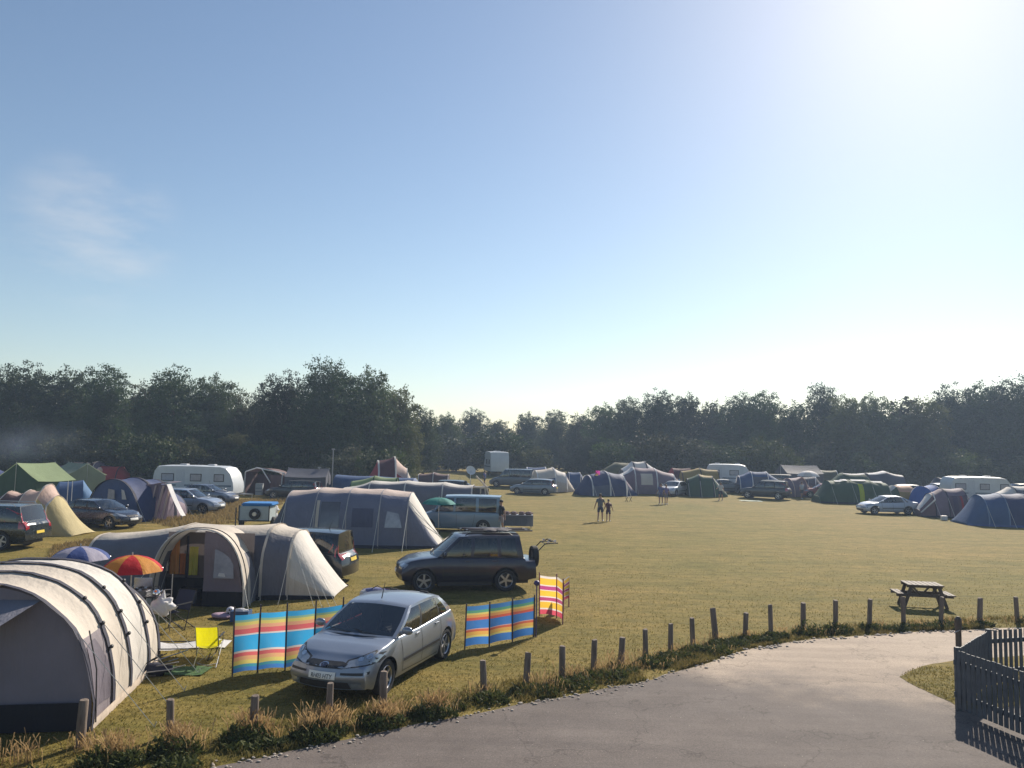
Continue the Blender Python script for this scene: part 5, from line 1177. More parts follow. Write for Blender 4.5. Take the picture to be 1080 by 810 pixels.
for i, ((p, hpx), wh) in enumerate(zip(posts, WHERE)):
    s_ = F / p.y; h = min(.82, max(.55, hpx / s_ * 1.0)); r_ = random.uniform(.055, .068) * (1.1 if i == 13 else 1)
    m = MB(); m.tube([(0, 0, -.25), (.004, 0, h * .5), (.0, .0, h - .015), (0, 0, h)], [r_, r_, r_ * .97, r_ * .85], 10)
    for k, v in enumerate(m.v): q = Vector(v); n = noise.noise(q * 7 + p) * .006; m.v[k] = (q.x + n, q.y - n, q.z + (noise.noise(q * 11 + p) * .02 if q.z > h - .03 else 0))
    o = m.build('wooden_post', PM, None, 40); o.location = p; o.rotation_euler = (random.uniform(-.05, .05), random.uniform(-.06, .06) if i != 13 else .12, random.random() * 6)
    tag(o, 'weathered wooden post, ' + wh, 'post', 'wooden posts along the road verge')
# low back rails between some posts are not there in the photo; picnic table next
pt = thing('picnic_table', 'dark wooden picnic table with attached benches standing alone on the grass', 'picnic table', G(973, 640), R(80)); pt.scale = (.9, .9, .92)
OAK = plain('weathered_timber', (.10, .075, .06), .75, 0, .3, 7, .4, .3)
for j in range(7): m = MB(); m.box((0, -.48 + .16 * j, .735), (.85, .148, .04), None, 0, .008); m.build('table_plank', OAK, pt)
for sy in (-.76, .76):
    m = MB()
    for d_ in (-.065, .065): m.box((0, sy + d_, .445), (.9, .12, .04), None, 0, .008)
    m.build('seat', OAK, pt)
for sx in (-.30, .30):
    for s_ in (1, -1):
        m = MB(); a_, b_ = Vector((sx, s_ * .42, .71)), Vector((sx, s_ * .66, 0)); d_ = b_ - a_; m.box((a_ + b_) / 2, (.045, .10, d_.length), Matrix.Rotation(math.atan2(d_.y, -d_.z), 3, 'X')); m.build('leg', OAK, pt)
        m = MB(); m.tube([(sx * .9, s_ * .12, .40), (sx * .9, s_ * .40, .70)], .03, 6); m.build('brace', OAK, pt)
    m = MB(); m.box((sx + .05, 0, .40), (.045, 1.76, .10), None, 0, .006); m.build('seat_bearer', OAK, pt)
    m = MB(); m.box((sx + .05, 0, .69), (.045, 1.1, .09), None, 0, .006); m.build('top_bearer', OAK, pt)

# picket fence of the bin yard: three runs of one fence
FENCE = plain('slate_blue_paint', (.075, .083, .095), .7, 0, .3, 5, .5, .25)
fa, fb = G(1010, 750), G(1043, 724); fc_ = fb + Vector((3.2, .9, 0)); fd = G(1084, 781); fd = fa + (fd - fa) * 2.2
fn = thing('picket_fence', 'slate blue picket fence round the corner by the road, at the right edge', 'fence', fa)
def run(a, b, h, gap, wd, solid=False):
    a, b = a - fa, b - fa; d_ = b - a; l = d_.length; d_.normalize(); rt = Matrix.Rotation(math.atan2(d_.y, d_.x), 3, 'Z'); n_ = Vector((-d_.y, d_.x, 0)); k = int(l / (wd + gap))
    pm_ = MB()
    for i in range(k):
        c = a + d_ * ((i + .5) * l / k); hh = h + random.uniform(-.006, .006); b0 = len(pm_.v); pm_.box(c + Vector((0, 0, .06 + (hh - .06) / 2)) + n_ * .0, (wd, .02, hh - .06), rt)
    pm_.build('picket_panel', FENCE, fn, 0)
    for z in (.28, h - .22):
        r_ = MB(); r_.box((a + b) / 2 + n_ * .03 + Vector((0, 0, z)), (l, .04, .085), rt); r_.build('rail', FENCE, fn, 0)
run(fa, fb, 1.06, .03, .075); run(fb, fc_, 1.08, .055, .07); run(fa, fd, 1.06, .032, .075)
for p_, h in ((fa, 1.10), (fb, 1.10), (fc_, 1.1), (fd, 1.1)):
    m = MB(); q_ = p_ - fa + Vector((.04, .03, 0)); m.box(q_ + Vector((0, 0, h / 2)), (.09, .09, h), None, 0, .008); m.build('post', FENCE, fn)
gp = thing('gate_post', 'short dark post with a pale rounded edge behind the picket fence corner', 'post', G(1023, 705) + Vector((0, .4, 0))); m = MB(); m.tube([(0, 0, -.1), (0, 0, .72), (0, 0, .82), (0, 0, .95), (0, 0, 1.0)], [.06, .06, .075, .07, .03], 12); m.build('post', OAK, gp); m = MB(); m.tube([(.0, -.06, .72), (-.12, -.05, .66)], .012, 6); m.build('latch', STEEL, gp)

# ================================================================== LEFT CLUSTER
CARG = 'cars parked on the field'
build_car(spec(BIGSUV, paint=paint('green_black_paint', (.012, .018, .022), .25, .25), glass=GLASSD), 'black estate off-roader cut by the left edge of the photo, tail lights to the right', loc=G(14, 581) + Vector((-2.0, .95, 0)), rz=R(180))
bc, _, _ = build_car(spec(HATCH, paint=paint('deep_blue_paint', (.015, .022, .045), .3, .25)), 'dark blue hatchback half hidden by the sand coloured tent, facing right', loc=G(99, 557) + Vector((-.1, .8, 0)), rz=R(-17))
sv1, _, _ = build_car(spec(ESTATE, paint=paint('light_silver_paint', (.30, .34, .42), .4, .3)), 'silver blue estate car in front of the long white caravan, facing right', loc=G(193, 541) + Vector((0, .8, 0)), rz=R(-6))
build_car(spec(HATCH, paint=paint('grey_blue_paint', (.10, .12, .17), .4, .3)), 'grey blue car behind the silver estate, beside the white caravan', loc=G(211, 532) + Vector((.3, .8, 0)), rz=R(-8))
# sand tent
tent('sand coloured sagging tent front with pink peak between the black estate and the dark hatchback', G(54, 567) + Vector((-1.0, 1.5, 0)), R(-4), [(-4.2, 1.2, 1.5), (-3.1, 1.3, 1.75), (-2.0, 1.35, 1.95), (-1.0, 1.35, 2.0), (-.15, 1.2, 2.32), (.35, 1.15, 1.75), (1.75, 1.0, .06)], [(BROWNT, PINKT, .95), BROWNT, (BROWNT, PINKT, .96), (PINKT, PINKT, .5), (TAN, PINKT, .8), TAN], p=2.0, sleeve=CREAMW, sleeve_w=.08, ends=('flat', 'open'), wr=.07, sag=.09, ropes=(.5, .6), rope_r=.01)
# blue tunnel tent with big arch
D_ = G(140, 549).y
r_, _ = tent('blue and plum tunnel tent with a dark arch and see-through front, by the dark hatchback', G(116, 550) + Vector((-.2, .6, 0)), R(68), [(0, 2.0, 2.3), (1.4, 2.0, 2.35), (2.8, 1.85, 2.2), (4.2, 1.3, 1.3)], [NAVY, (MAUVE, NAVY, .55), (MAUVE, NAVY, .5)], p=2.1, sleeve=DARKB, sleeve_w=.14, endmat=fabric('blue_mesh', (.10, .15, .30), .35), ropes=(.5, .7), rope_r=.012, ends=('flat', 'open'))
for (x0, x1, mt) in ((-.2, .35, WINL), (-1.1, -.75, CREAMW)):
    m = MB(); m.add([Vector((-.09, x0, 1.2)), Vector((-.09, x1, 1.2)), Vector((-.09, x1 * .9, 1.75)), Vector((-.09, x0 * .8, 1.7))], [(0, 1, 2, 3)]); m.build('window', mt, r_, 0)
r2 = thing('side_annexe', 'plum curtained annexe with a white sloping flap beside the blue tunnel tent', 'tent', G(160, 550) + Vector((.1, .9, 0)), R(-4))
m = MB(); m.grid([[Vector((x, .05 * math.sin(x * 16) - .5 + .5 * (z / 2.1), z)) for x in np.linspace(-.95, .55, 22)] for z in (0, .5, 1.0, 1.5, 2.0)]); m.build('curtain_wall', MAUVE, r2, 60)
for x_ in (-.55, -.1, .3): m = MB(); m.grid([[Vector((x_ + dx + .1 * z, .05 * math.sin((x_ + dx) * 16) - .54 + .5 * (z / 2.1), z)) for dx in (-.07, 0, .07)] for z in (.1, .8, 1.5, 1.95)]); m.build('curtain', PINKT, r2, 60)
m = MB(); m.grid([[Vector((.5 + 1.0 * t, y - .1 * t, 2.05 - 1.75 * t - .1 * math.sin(math.pi * t))) for t in np.linspace(0, 1, 8)] for y in (-.5, -.25, .0)]); m.build('flap', WHITEF, r2, 60)
m = MB(); m.grid([[Vector((x, y, 2.02 + .12 * math.sin(x * 2 + 1))) for x in np.linspace(-.95, .55, 8)] for y in (-.05, .6, 1.2)]); m.build('roof', MAUVE, r2, 60)
m = MB(); m.tube([(1.5, -.6, 0), (1.5, -.6, .35)], .02, 5); m.build('peg_post', BLACK, r2)
ridge_tent('dark green canopy tent with a pale green roof slope, left of the blue tunnel tent', at(40, G(40, 527).y), R(72), 3.2, 4.0, 1.45, 2.7, LIME, GREENT, GREENT, name='canopy_tent')
ridge_tent('long pale green flysheet behind the dark green canopy tent', at(84, G(60, 519).y), R(-38), 3.6, 3.0, 1.5, 2.5, fabric('sage_nylon', (.26, .30, .22), .3), fabric('sage_nylon', (.26, .30, .22), .3), name='flysheet_tent')
tent('bright blue dome tent at the left edge behind the black estate', at(-6, G(5, 524).y), R(10), [(-2.0, .8, .2), (-1, 1.6, 1.7), (0, 1.9, 2.3), (1, 1.7, 1.8), (2.0, .9, .2)], [BRIGHTB, BRIGHTB, NAVY, BRIGHTB], sleeve=WHITEF, sleeve_w=.05, name='dome_tent')
tent('light blue tent under the edge of the pale green flysheet', at(80, G(80, 533).y), R(30), [(-1.6, .8, .2), (-.8, 1.3, 1.6), (.6, 1.3, 1.7), (1.6, .8, .3)], [fabric('sky_nylon', (.10, .22, .42), .35), BLUET, fabric('sky_nylon', (.10, .22, .42), .35)], name='dome_tent')
for i, x_ in enumerate((70, 74.5)):
    p_ = thing('tent_pole', ['white guy pole', 'second white guy pole'][i] + ' standing in front of the light blue tent at the left', 'pole', G(x_, 540)); m = MB(); m.tube([(0, 0, -.1), (0, 0, 1.9)], .025, 6); m.build('pole', WHITEF, p_)
tent('mauve tent with a pale ridge far behind the green canopy', at(93, G(93, 513).y), 0, [(-3.2, 1.4, 1.7), (-1.2, 1.6, 2.3), (1.2, 1.6, 2.4), (3.0, 1.4, 1.7)], [(MAUVE, MAUVE, .8), (BROWNT, PINKT, .93), MAUVE], sleeve=CREAMW, sleeve_w=.08)
tent('small red tent behind the plum annexe', at(120, G(120, 514).y), R(5), [(-2.2, 1.2, .4), (-.9, 1.5, 2.0), (.9, 1.5, 2.0), (2.2, 1.2, .5)], [REDT, REDT, REDT], sleeve=DARKB)
ridge_tent('dark awning with one white roof strip, left of the long white caravan', at(136, G(130, 509).y), R(4), 4.6, 3.2, 2.0, 3.0, GREYD, GREYD, name='awning')
m = MB(); m.grid([[Vector((.4 + 2.2 * t, -.5 - .25 * k, 2.92 - .25 * k - .3 * t * t)) for t in np.linspace(0, 1, 6)] for k in (0, 1)]); m.build('roof_strip', WHITEF, bpy.data.objects['awning'])
m = MB(); m.ell((0, 0, .9), (.38, .38, .5), 12, 8, 0, .3); m.tube([(0, 0, 0), (0, 0, .6)], .05, 6); m.ell((0, 0, 1.65), (.25, .25, .3), 10, 8, 0, .3); m.tube([(0, 0, 1.2), (0, 0, 1.6)], .06, 6); tag(m.build('stuffed_sack', PINKT, None, 60), 'pale bundled canvas stacked beside the mauve tent', 'bundle').location = at(107, G(107, 514).y - 2)

# ---- caravans
def caravan(label, loc, rz, L_=6.2, W=2.2, H=2.6, mat=None, stripe=(.12, .16, .2), windows=((-2.0, 1.0), (.2, .9), (2.0, .8)), front=1, cat='caravan', name='touring_caravan', roofbits=True, group='caravans on the field'):
    mat = mat or plain('caravan_white', (.50, .53, .56), .4, 0, .08, 2); r_ = thing(name, label, cat, loc, rz, group)
    prof = [(-L_ / 2 + .05, .55), (-L_ / 2, 1.0), (-L_ / 2 + .02, 1.7), (-L_ / 2 + .12, 2.25), (-L_ / 2 + .35, H - .06), (-L_ / 2 + .8, H), (0, H + .02), (L_ / 2 - 1.1, H - .01), (L_ / 2 - .65, H - .12), (L_ / 2 - .3, 2.05), (L_ / 2 - .05, 1.35), (L_ / 2, .95), (L_ / 2 - .06, .55)]
    m = MB(); nw = 9; rows = []
    for (x, z) in prof:
        row = []
        for k in range(nw):
            t = k / (nw - 1) * 2 - 1; row.append(Vector((x * (1 - .015 * t * t), t * W / 2, z - (.06 * t ** 6 if z > 2.2 else 0))))
        rows.append(row)
    m.grid(rows)
    for s_ in (0, nw - 1):
        c = Vector((0, rows[0][s_].y, 1.3)); ring_ = [r[s_] for r in rows]
        m.add([c] + ring_, [(0, i + 1, i + 2) for i in range(len(ring_) - 1)] + [(0, len(ring_), 1)])
    m.add([rows[0][0], rows[0][-1], rows[-1][-1], rows[-1][0]], [(0, 1, 2, 3)])
    m.build('body', mat, r_, 30)
    for s_ in (1, -1):
        for (x, wd) in windows:
            q_ = MB(); q_.box((x, s_ * (W / 2 + .012), 1.72), (wd, .03, .58), None, 0, .012); wo = q_.build('window_frame', BLACK, r_); q_ = MB(); q_.box((x, s_ * (W / 2 + .022), 1.72), (wd - .1, .02, .48), None, 0, .008); q_.build('pane', WINL, wo)
        q_ = MB(); q_.box((0, s_ * (W / 2 + .008), 1.12), (L_ * .93, .012, .12)); q_.build('side_stripe', plain('caravan_stripe', stripe, .5), r_)
        q_ = MB(); q_.lathe([(.001, .09), (.18, .09), (.2, .1), (.31, .08), (.33, .03), (.33, -.08), (.001, -.09)], 22, 'y'); wo = q_.build('wheel', TYRE, r_); wo.location = (-.3, s_ * (W / 2 - .14), .33); wo.rotation_euler = (0, 0, 0 if s_ > 0 else math.pi); q_ = MB(); q_.lathe([(.001, .105), (.16, .105), (.19, .10)], 18, 'y'); q_.build('rim', RIM, wo)
    q_ = MB(); q_.box((-1.0, -W / 2 - .012, 1.45), (.65, .02, 1.75), None, 0, .008); q_.build('door', plain('caravan_door', (.45, .48, .52), .45), r_)
    for x in (-L_ / 2 + .12,): q_ = MB(); q_.box((L_ / 2 - .30, 0, 1.75), (.06, 1.5, .5), Matrix.Rotation(R(-24), 3, 'Y'), 0, .02); q_.build('front_window', WINB, r_)
    q_ = MB(); q_.tube([(L_ / 2 - .2, .5, .48), (L_ / 2 + 1.1, 0, .48), (L_ / 2 - .2, -.5, .48)], .04, 6); q_.tube([(L_ / 2 + 1.05, 0, .5), (L_ / 2 + 1.0, 0, 0)], .03, 6); q_.build('drawbar', STEEL, r_)
    q_ = MB(); q_.box((0, 0, .5), (L_ * .9, W * .8, .12)); q_.build('chassis', BLACK, r_)
    if roofbits:
        for x in (-1.2, 1.0): q_ = MB(); q_.box((x, 0, H + .06), (.55, .55, .1), None, 0, .03); q_.build('roof_light', plain('acrylic_white', (.6, .6, .62), .3), r_)
    return r_
caravan('long white touring caravan behind the silver estate at the left', G(203, 528) + Vector((-.2, 1.6, 0)), R(-2), 6.4, 2.2, 2.62)
# ---- frame awning
D_ = G(282, 523).y
fw = thing('frame_awning', 'brown frame awning with white edges open at the front, right of the long caravan', 'awning', at(283, D_), R(-6))
for (p0_, p1_) in (((-1.9, 0, 2.0), (-.9, 0, 2.35)), ((-.9, 0, 2.35), (1.5, 0, 1.95)), ((1.5, 0, 1.95), (2.0, 0, 1.3)), ((-.4, -.1, 2.25), (.4, -.1, 1.1)), ((1.45, -.1, 1.95), (1.3, -.1, .1)), ((-1.9, 0, 2.0), (-1.95, 0, 0)), ((2.0, 0, 1.3), (2.1, 0, 0))):
    m = MB(); m.tube([p0_, p1_], .055, 6); m.build('white_edge', WHITEF, fw)
m = MB(); m.grid([[Vector((-1.9 + t * 3.8, y, (2.0 + .35 * math.sin(math.pi * min(1, t * 1.3))) * (1 - .35 * max(0, t - .8) / .2) - .05 * y)) for t in np.linspace(0, 1, 9)] for y in (.02, 1.2, 2.4)]); m.build('roof', BROWNT, fw, 60)
m = MB(); m.grid([[Vector((x, 2.3, z)) for x in np.linspace(-1.9, 1.9, 6)] for z in (0, 1, 1.7)]); m.build('back_wall', fabric('plum_dark', (.06, .04, .06), .1), fw, 60)
m = MB(); m.grid([[Vector((x, .06 + .04 * math.sin(x * 9), z)) for x in np.linspace(.3, 1.5, 9)] for z in (.05, .9, 1.75)]); m.build('curtain', BROWNT, fw, 60)
m = MB(); m.grid([[Vector((-1.85, y, z)) for y in np.linspace(0, 2.3, 5)] for z in (0, 1, 2)]); m.build('side_wall', BROWNT, fw, 60)
bx = thing('camp_cupboard', 'pale folding cupboard inside the brown frame awning', 'cupboard', at(276, D_ + .8)); m = MB(); m.box((0, 0, .5), (.6, .4, 1.0), None, 0, .02); m.build('cabinet', fabric('pale_grey_cloth', (.30, .33, .36), 0), bx); 
for z in (.3, .6): m = MB(); m.box((0, -.21, z), (.54, .02, .03)); m.build('shelf', BLACK, bx)

# ---- behind the grey tunnel tent
D_ = G(430, 546).y
tent('pale awning tent with cream rim stretching behind the long grey tunnel tent', at(432, D_), R(-2), [(-3.9, 1.5, 1.8), (-2.2, 1.6, 2.25), (0, 1.6, 2.3), (2.3, 1.6, 2.25), (4.1, 1.5, 2.1)], [(GREY, CREAMW, .94)] * 4, p=3.2, sleeve=CREAMW, sleeve_w=.08, endmat=GREY, ends=('flat', 'flat'), ropes=(1, .8), rope_r=.012)
fa_ = thing('porch_awning', 'cream framed awning front with dark window beside the person', 'awning', at(503, D_ - .6), R(-4))
for (a_, b_) in (((-.95, 0, 1.95), (.65, 0, 2.0)), ((.65, 0, 2.0), (.95, 0, 1.1)), ((-.95, 0, 1.95), (-.45, 0, 1.3)), ((-.45, 0, 1.3), (1.0, 0, 1.28)), ((.3, 0, 1.98), (.3, 0, 1.3)), ((.55, 0, 1.98), (.7, 0, 1.3)), ((.7, 0, 2.0), (.0, 0, 2.7))): m = MB(); m.tube([a_, b_], .05, 6); m.build('cream_edge', CREAM, fa_)
m = MB(); m.grid([[Vector((x, .06, z)) for x in (-.9, -.3, .3, .8)] for z in (0, .6, 1.25, 1.93)]); m.build('front_panel', GREYD, fa_, 0); m = MB(); m.add([(-.4, .03, 1.35), (.25, .03, 1.35), (.25, .03, 1.9), (-.7, .03, 1.88)], [(0, 1, 2, 3)]); m.build('window', WINB, fa_, 0)
m = MB(); m.grid([[Vector((x, y, 2.0 - .02 * y)) for x in (-.95, 0, .65)] for y in (.05, 1.2, 2.2)]); m.build('roof', GREY, fa_, 0)
D_ = G(395, 524).y
tent('long low dark blue tent behind the long grey tunnel tent', at(398, D_), R(-2), [(-4.2, 1.2, .5), (-3.4, 1.6, 1.85), (0, 1.7, 1.8), (3.4, 1.6, 1.7), (4.1, 1.3, .9)], [BLUET] * 4, p=2.8, sleeve=None)
tent('dark red dome tent with white arches rising over the dark blue tent', at(411, D_ + 3.8), R(14), [(-2.0, 1.1, 1.2), (-1.0, 1.7, 3.1), (.5, 1.8, 3.45), (1.6, 1.3, 2.4), (2.6, .6, .3)], [REDT, fabric('maroon_nylon', (.10, .03, .04), .2), (REDT, PINKT, .6), CREAM], sleeve=CREAMW, sleeve_w=.16, name='dome_tent')
D2 = G(395, 536).y
tent('pale green tent roof showing above the long grey tunnel tent', at(397, D2), R(0), [(-1.6, 1.1, 1.9), (0, 1.2, 2.3), (1.6, 1.1, 2.2)], [LIME, LIME], sleeve=GREENT, ends=('flat', 'flat'), endmat=GREENT)
# vans and people carrier
mp_, _, _ = build_car(spec(VAN, L=4.7, wb=2.9, W=1.88, paint=paint('pale_blue_paint', (.13, .20, .28), .3, .35), glass=GLASSD), 'pale blue people carrier between the long grey tent and the person', 'car', loc=G(483, 562) + Vector((-.1, .95, 0)), rz=R(177))
umbrella('teal parasol in front of the pale blue people carrier', G(462, 566), 1.62, .85, [TEAL, fabric('teal_pale', (.05, .30, .28), .4)], dome=.25)
person('person in dark top and pale shoes standing beside the pale blue people carrier', G(528, 563), R(120), 1.75, fabric('black_top', (.02, .025, .035), 0), fabric('pale_trousers', (.28, .25, .26), 0), plain('dark_hair', (.02, .015, .01), .7), plain('skin_tone', (.36, .20, .14), .6), stride=.10, shoes=plain('pale_shoe', (.6, .6, .6), .7))
bicycle('red framed bicycle leaning behind the dark off-roader roof', G(503, 584), R(12), plain('red_frame', (.28, .05, .06), .4), R(-10), group='bicycles behind the dark off-roader')
bicycle('grey bicycle just right of the red framed one', G(528, 581), R(-8), plain('grey_frame', (.16, .16, .18), .4), R(-9), group='bicycles behind the dark off-roader')
hp = thing('garden_table', 'low grey table with clutter right of the person', 'table', G(546, 556)); m = MB(); m.box((0, 0, .68), (1.7, .8, .05), None, 0, .01); m.build('table_top', RIMD, hp)
for sx in (-.75, .75):
    for sy in (-.3, .3): m = MB(); m.tube([(sx, sy, 0), (sx, sy, .66)], .025, 6); m.build('leg', RIMD, hp)
m = MB(); m.grid([[Vector((x, -.41, z)) for x in np.linspace(-.86, .86, 7)] for z in (.1, .4, .70)]); m.build('cloth', fabric('grey_cloth', (.12, .13, .16), .1), hp)
for i, dx in enumerate((-.6, -.2, .25, .65)):
    m = MB(); m.ell((0, 0, .08), (.19, .13, .10), 12, 8, 0, .9); tag(m.build('food_bag', fabric('pinkish_cloth', (.40, .26, .24), .1), None, 60), ['pinkish bag at the left end of the cluttered grey table', 'second pinkish bag on the cluttered grey table', 'third pinkish bag on the cluttered grey table', 'pinkish bag at the right end of the cluttered grey table'][i], 'bag', 'bags on the cluttered grey table').location = G(546, 556) + Vector((dx, 0, .705))

# ================================================================== FAR ROW (white pole sleeves have sun glints painted in)
Dm = 112
mh = caravan('white motorhome with an overcab standing before the dip in the trees', at(524, 100), R(100), 5.8, 2.3, 3.0, windows=((-1.5, .9), (.6, 1.1)), cat='motorhome', name='motorhome')
q_ = MB(); q_.box((2.55, 0, 2.45), (1.5, 2.2, .8), None, 0, .2); q_.build('overcab', plain('caravan_white', (.5, .53, .56), .4), mh)
q_ = MB(); q_.box((3.2, 0, 1.0), (1.1, 2.0, 1.1), None, 0, .25); q_.build('cab', plain('caravan_white', (.5, .53, .56), .4), mh); q_ = MB(); q_.box((3.42, 0, 1.75), (.1, 1.7, .6), Matrix.Rotation(R(-30), 3, 'Y'), 0, .02); q_.build('windscreen', WINB, mh)
dk = dict(glass=GLASSD)
build_car(spec(VAN, paint=paint('slate_van_paint', (.06, .08, .11), .3, .35), **dk), 'slate blue van parked beneath the white motorhome', 'van', 'parked_van', at(540, 84), R(172))
tent('cream topped tent in the glare left of the navy dome tent', at(579, 80), R(10), [(-2.2, .9, .3), (-1.4, 1.7, 2.1), (.4, 1.8, 2.4), (1.6, 1.6, 1.9), (2.6, .8, .3)], [CREAM, (BLUET, CREAM, .6), (CREAM, CREAMW, .5), CREAM], sleeve=WHITEF, sleeve_w=.1)
build_car(spec(ESTATE, paint=paint('steel_paint', (.16, .19, .23), .4, .35), **dk), 'steel grey estate beside the cream topped tent', loc=at(563, 76), rz=R(165))
tent('slate tent hidden behind the steel grey estate', at(566, 86), 0, [(-2.2, 1.3, .9), (-1, 1.5, 2.0), (1, 1.5, 2.05), (2.2, 1.3, .9)], [BLUET, BLUET, BLUET], sleeve=WHITEF, sleeve_w=.09)
fl_ = thing('feather_flag', 'leaning pink and yellow pennant left of the navy dome tent', 'flag', at(618, 76)); m = MB(); m.tube([(0, 0, 0), (.5, 0, 1.2), (1.15, 0, 2.35)], .03, 6); m.build('pole', DPOLE, fl_)
m = MB(); m.grid([[Vector((.12 + .9 * t + d_, .02 * math.sin(t * 9), .35 + 1.75 * t + .15 * d_)) for t in np.linspace(0, 1, 8)] for d_ in (.0, .28)]); m.build('cloth', fabric('yellow_pennant', (.50, .38, .12), .4), fl_, 60); m = MB(); m.grid([[Vector((1.0 + d_, .03, 2.0 + .38 * t)) for t in (0, .5, 1)] for d_ in (.0, .4)]); m.build('tip_cloth', fabric('pink_pennant', (.6, .06, .35), .4), fl_, 60)
tent('navy dome tent with one white arch at mid field', at(639, 77), R(14), [(-3.0, 1.0, .3), (-1.9, 1.8, 1.9), (-.2, 2.0, 2.35), (1.5, 1.9, 2.0), (3.0, 1.0, .25)], [NAVY, (fabric('slate_nylon', (.09, .11, .17), .15), NAVY, .5), NAVY, (NAVY, MAUVE, .6)], sleeve=WHITEF, sleeve_w=.13, ropes=(1, .7), rope_r=.015, name='dome_tent')
tent('olive brown tent top rising behind the navy dome tent', at(662, 92), 0, [(-3.5, 1.6, 1.2), (-1.5, 2.0, 2.35), (1.5, 2.0, 2.4), (3.6, 1.5, 1.0)], [fabric('olive_canvas', (.10, .10, .055), .15)] * 3)
tent('mauve tunnel tent with white ridge and a pale square window', at(686, 80), R(4), [(-3.0, 1.5, 1.9), (-1.9, 1.9, 2.6), (.3, 1.9, 2.55), (2.2, 1.7, 2.0), (3.4, 1.2, .8)], [(MAUVE, WHITEF, .95), (MAUVE, MAUVE, .9), (MAUVE, MAUVE, .9), MAUVE], p=2.6, sleeve=WHITEF, sleeve_w=.12, windows=[('right', [(-1.35, .9), (-.15, .9), (-.15, 2.0), (-1.35, 2.0)], CREAM)], ropes=(1, .8), rope_r=.015, name='tunnel_tent')
tent('white ribbed canopy just behind the mauve tunnel tent', at(672, 86), R(8), [(-1.8, 1.3, 2.0), (-.6, 1.5, 2.85), (.8, 1.5, 2.9), (2.2, 1.2, 2.0)], [WHITEF, CREAMW, WHITEF], sleeve=DARKB, sleeve_w=.14, ends=('flat', 'flat'), endmat=GREYD, name='canopy_tent')
build_car(spec(HATCH, paint=paint('pearl_white_paint', (.50, .52, .56), .2, .35), **dk), 'white hatchback between the mauve tunnel tent and the green tent', loc=at(711, 78), rz=R(-125))
tent('dark red low tent behind the white hatchback', at(718, 88), 0, [(-2, 1.2, .7), (-1, 1.4, 2.1), (1, 1.4, 2.1), (2, 1.2, .7)], [REDT, fabric('maroon_nylon', (.10, .03, .04), .2), REDT])
tent('dark green tent with one white ridge strip at mid field', at(743, 78), R(-6), [(-1.7, 1.4, 1.7), (-.6, 1.7, 2.15), (.7, 1.6, 2.0), (2.1, 1.0, .3)], [GREENT, (GREENT, fabric('ochre_canvas', (.34, .24, .08), .2), .9), (GREENT, CREAMW, .92)], sleeve=DARKB, ropes=(1, .7), rope_r=.015)
tent('ochre topped tent peeping above the dark green tent', at(737, 83), 0, [(-1.9, 1.3, 2.1), (0, 1.4, 2.5), (1.9, 1.3, 2.3)], [fabric('ochre_canvas', (.34, .24, .08), .2), fabric('ochre_canvas', (.34, .24, .08), .2)], sleeve=DARKB, ends=('flat', 'flat'))
caravan('blue shaded white caravan with its side to the field, mid distance', at(768, 88), R(-14), 4.9, 2.2, 2.65, windows=((-1.4, .9), (.6, 1.0)))
tent('slate awning tent with thin white ridge beside the mid field caravan', at(799, 82), R(-6), [(-2.0, 1.4, 1.8), (-.8, 1.7, 2.3), (.8, 1.7, 2.3), (2.2, 1.3, 1.4)], [BLUET, (GREYD, BLUET, .8), BLUET], sleeve=WHITEF, sleeve_w=.08)
build_car(spec(BIGSUV, paint=paint('blue_black_paint', (.015, .02, .03), .3, .3), **dk), 'blue black off-roader in front of the slate awning tent', loc=at(806, 76), rz=R(150))
lt = thing('picnic_blanket', 'pale blanket and low clutter on the grass before the blue black off-roader', 'blanket', at(792, 72.5)); m = MB(); m.grid([[Vector((x, y, .03 + .05 * noise.noise(Vector((x * 2, y * 2, 5))))) for x in np.linspace(-1, 1, 9)] for y in np.linspace(-.6, .6, 6)]); m.build('cloth', fabric('pale_green_cloth', (.30, .36, .28), .1), lt)
for i, (px_, D_, mt, lab) in enumerate(((838, 80, MAUVE, 'plum tent cluster left end, right of the blue black off-roader'), (853, 82, GREYD, 'dark tent under the small white parasol'))):
    tent(lab, at(px_, D_), R(10 - 30 * i), [(-1.6, 1.0, .4), (-.8, 1.4, 1.8), (.6, 1.5, 1.95), (1.8, .9, .4)], [mt, mt, mt], sleeve=PINKT if not i else WHITEF, sleeve_w=.09, name='dome_tent')
umbrella('small white parasol above the dark tent left of the green tents', at(852, 79), 2.1, 1.15, [WHITEF, CREAMW])
person('person in pale top among the dark tents left of the green tents', at(845, 76.5), R(200), 1.7, fabric('pale_top', (.45, .45, .48), 0), fabric('dark_trousers', (.04, .04, .06), 0), plain('dark_hair', (.02, .015, .01), .7), plain('skin_tone', (.36, .20, .14), .6))
gt, _ = tent('large dark green tunnel tent with a bright yellow door strip and white roof strips', at(899, 73), R(-4), [(-3.4, 1.3, .6), (-2.4, 1.8, 2.0), (-.6, 1.9, 2.15), (1.2, 1.9, 2.15), (2.7, 1.8, 1.9), (3.4, 1.4, .9)], [GREENT] * 5, p=2.7, sleeve=fabric('green_seam', (.09, .14, .10), .1), sleeve_w=.06, skirt=DARKB, ropes=(1.1, .75), rope_r=.014,
    doors=[('right', [(-.05, .2), (.38, .2), (.38, 1.75), (-.05, 1.8)], fabric('lime_yellow', (.55, .62, .03), .4))])
for x0, x1 in ((-1.9, -.8), (-.4, .9), (1.3, 2.4)): m = MB(); m.grid([[Vector((x, -.55 + d_, (2.13 if abs(x) < 1.3 else 2.02) + d_ * .25)) for x in np.linspace(x0, x1, 6)] for d_ in (-.28, .2)]); m.build('roof_strip', WHITEF, gt, 60)
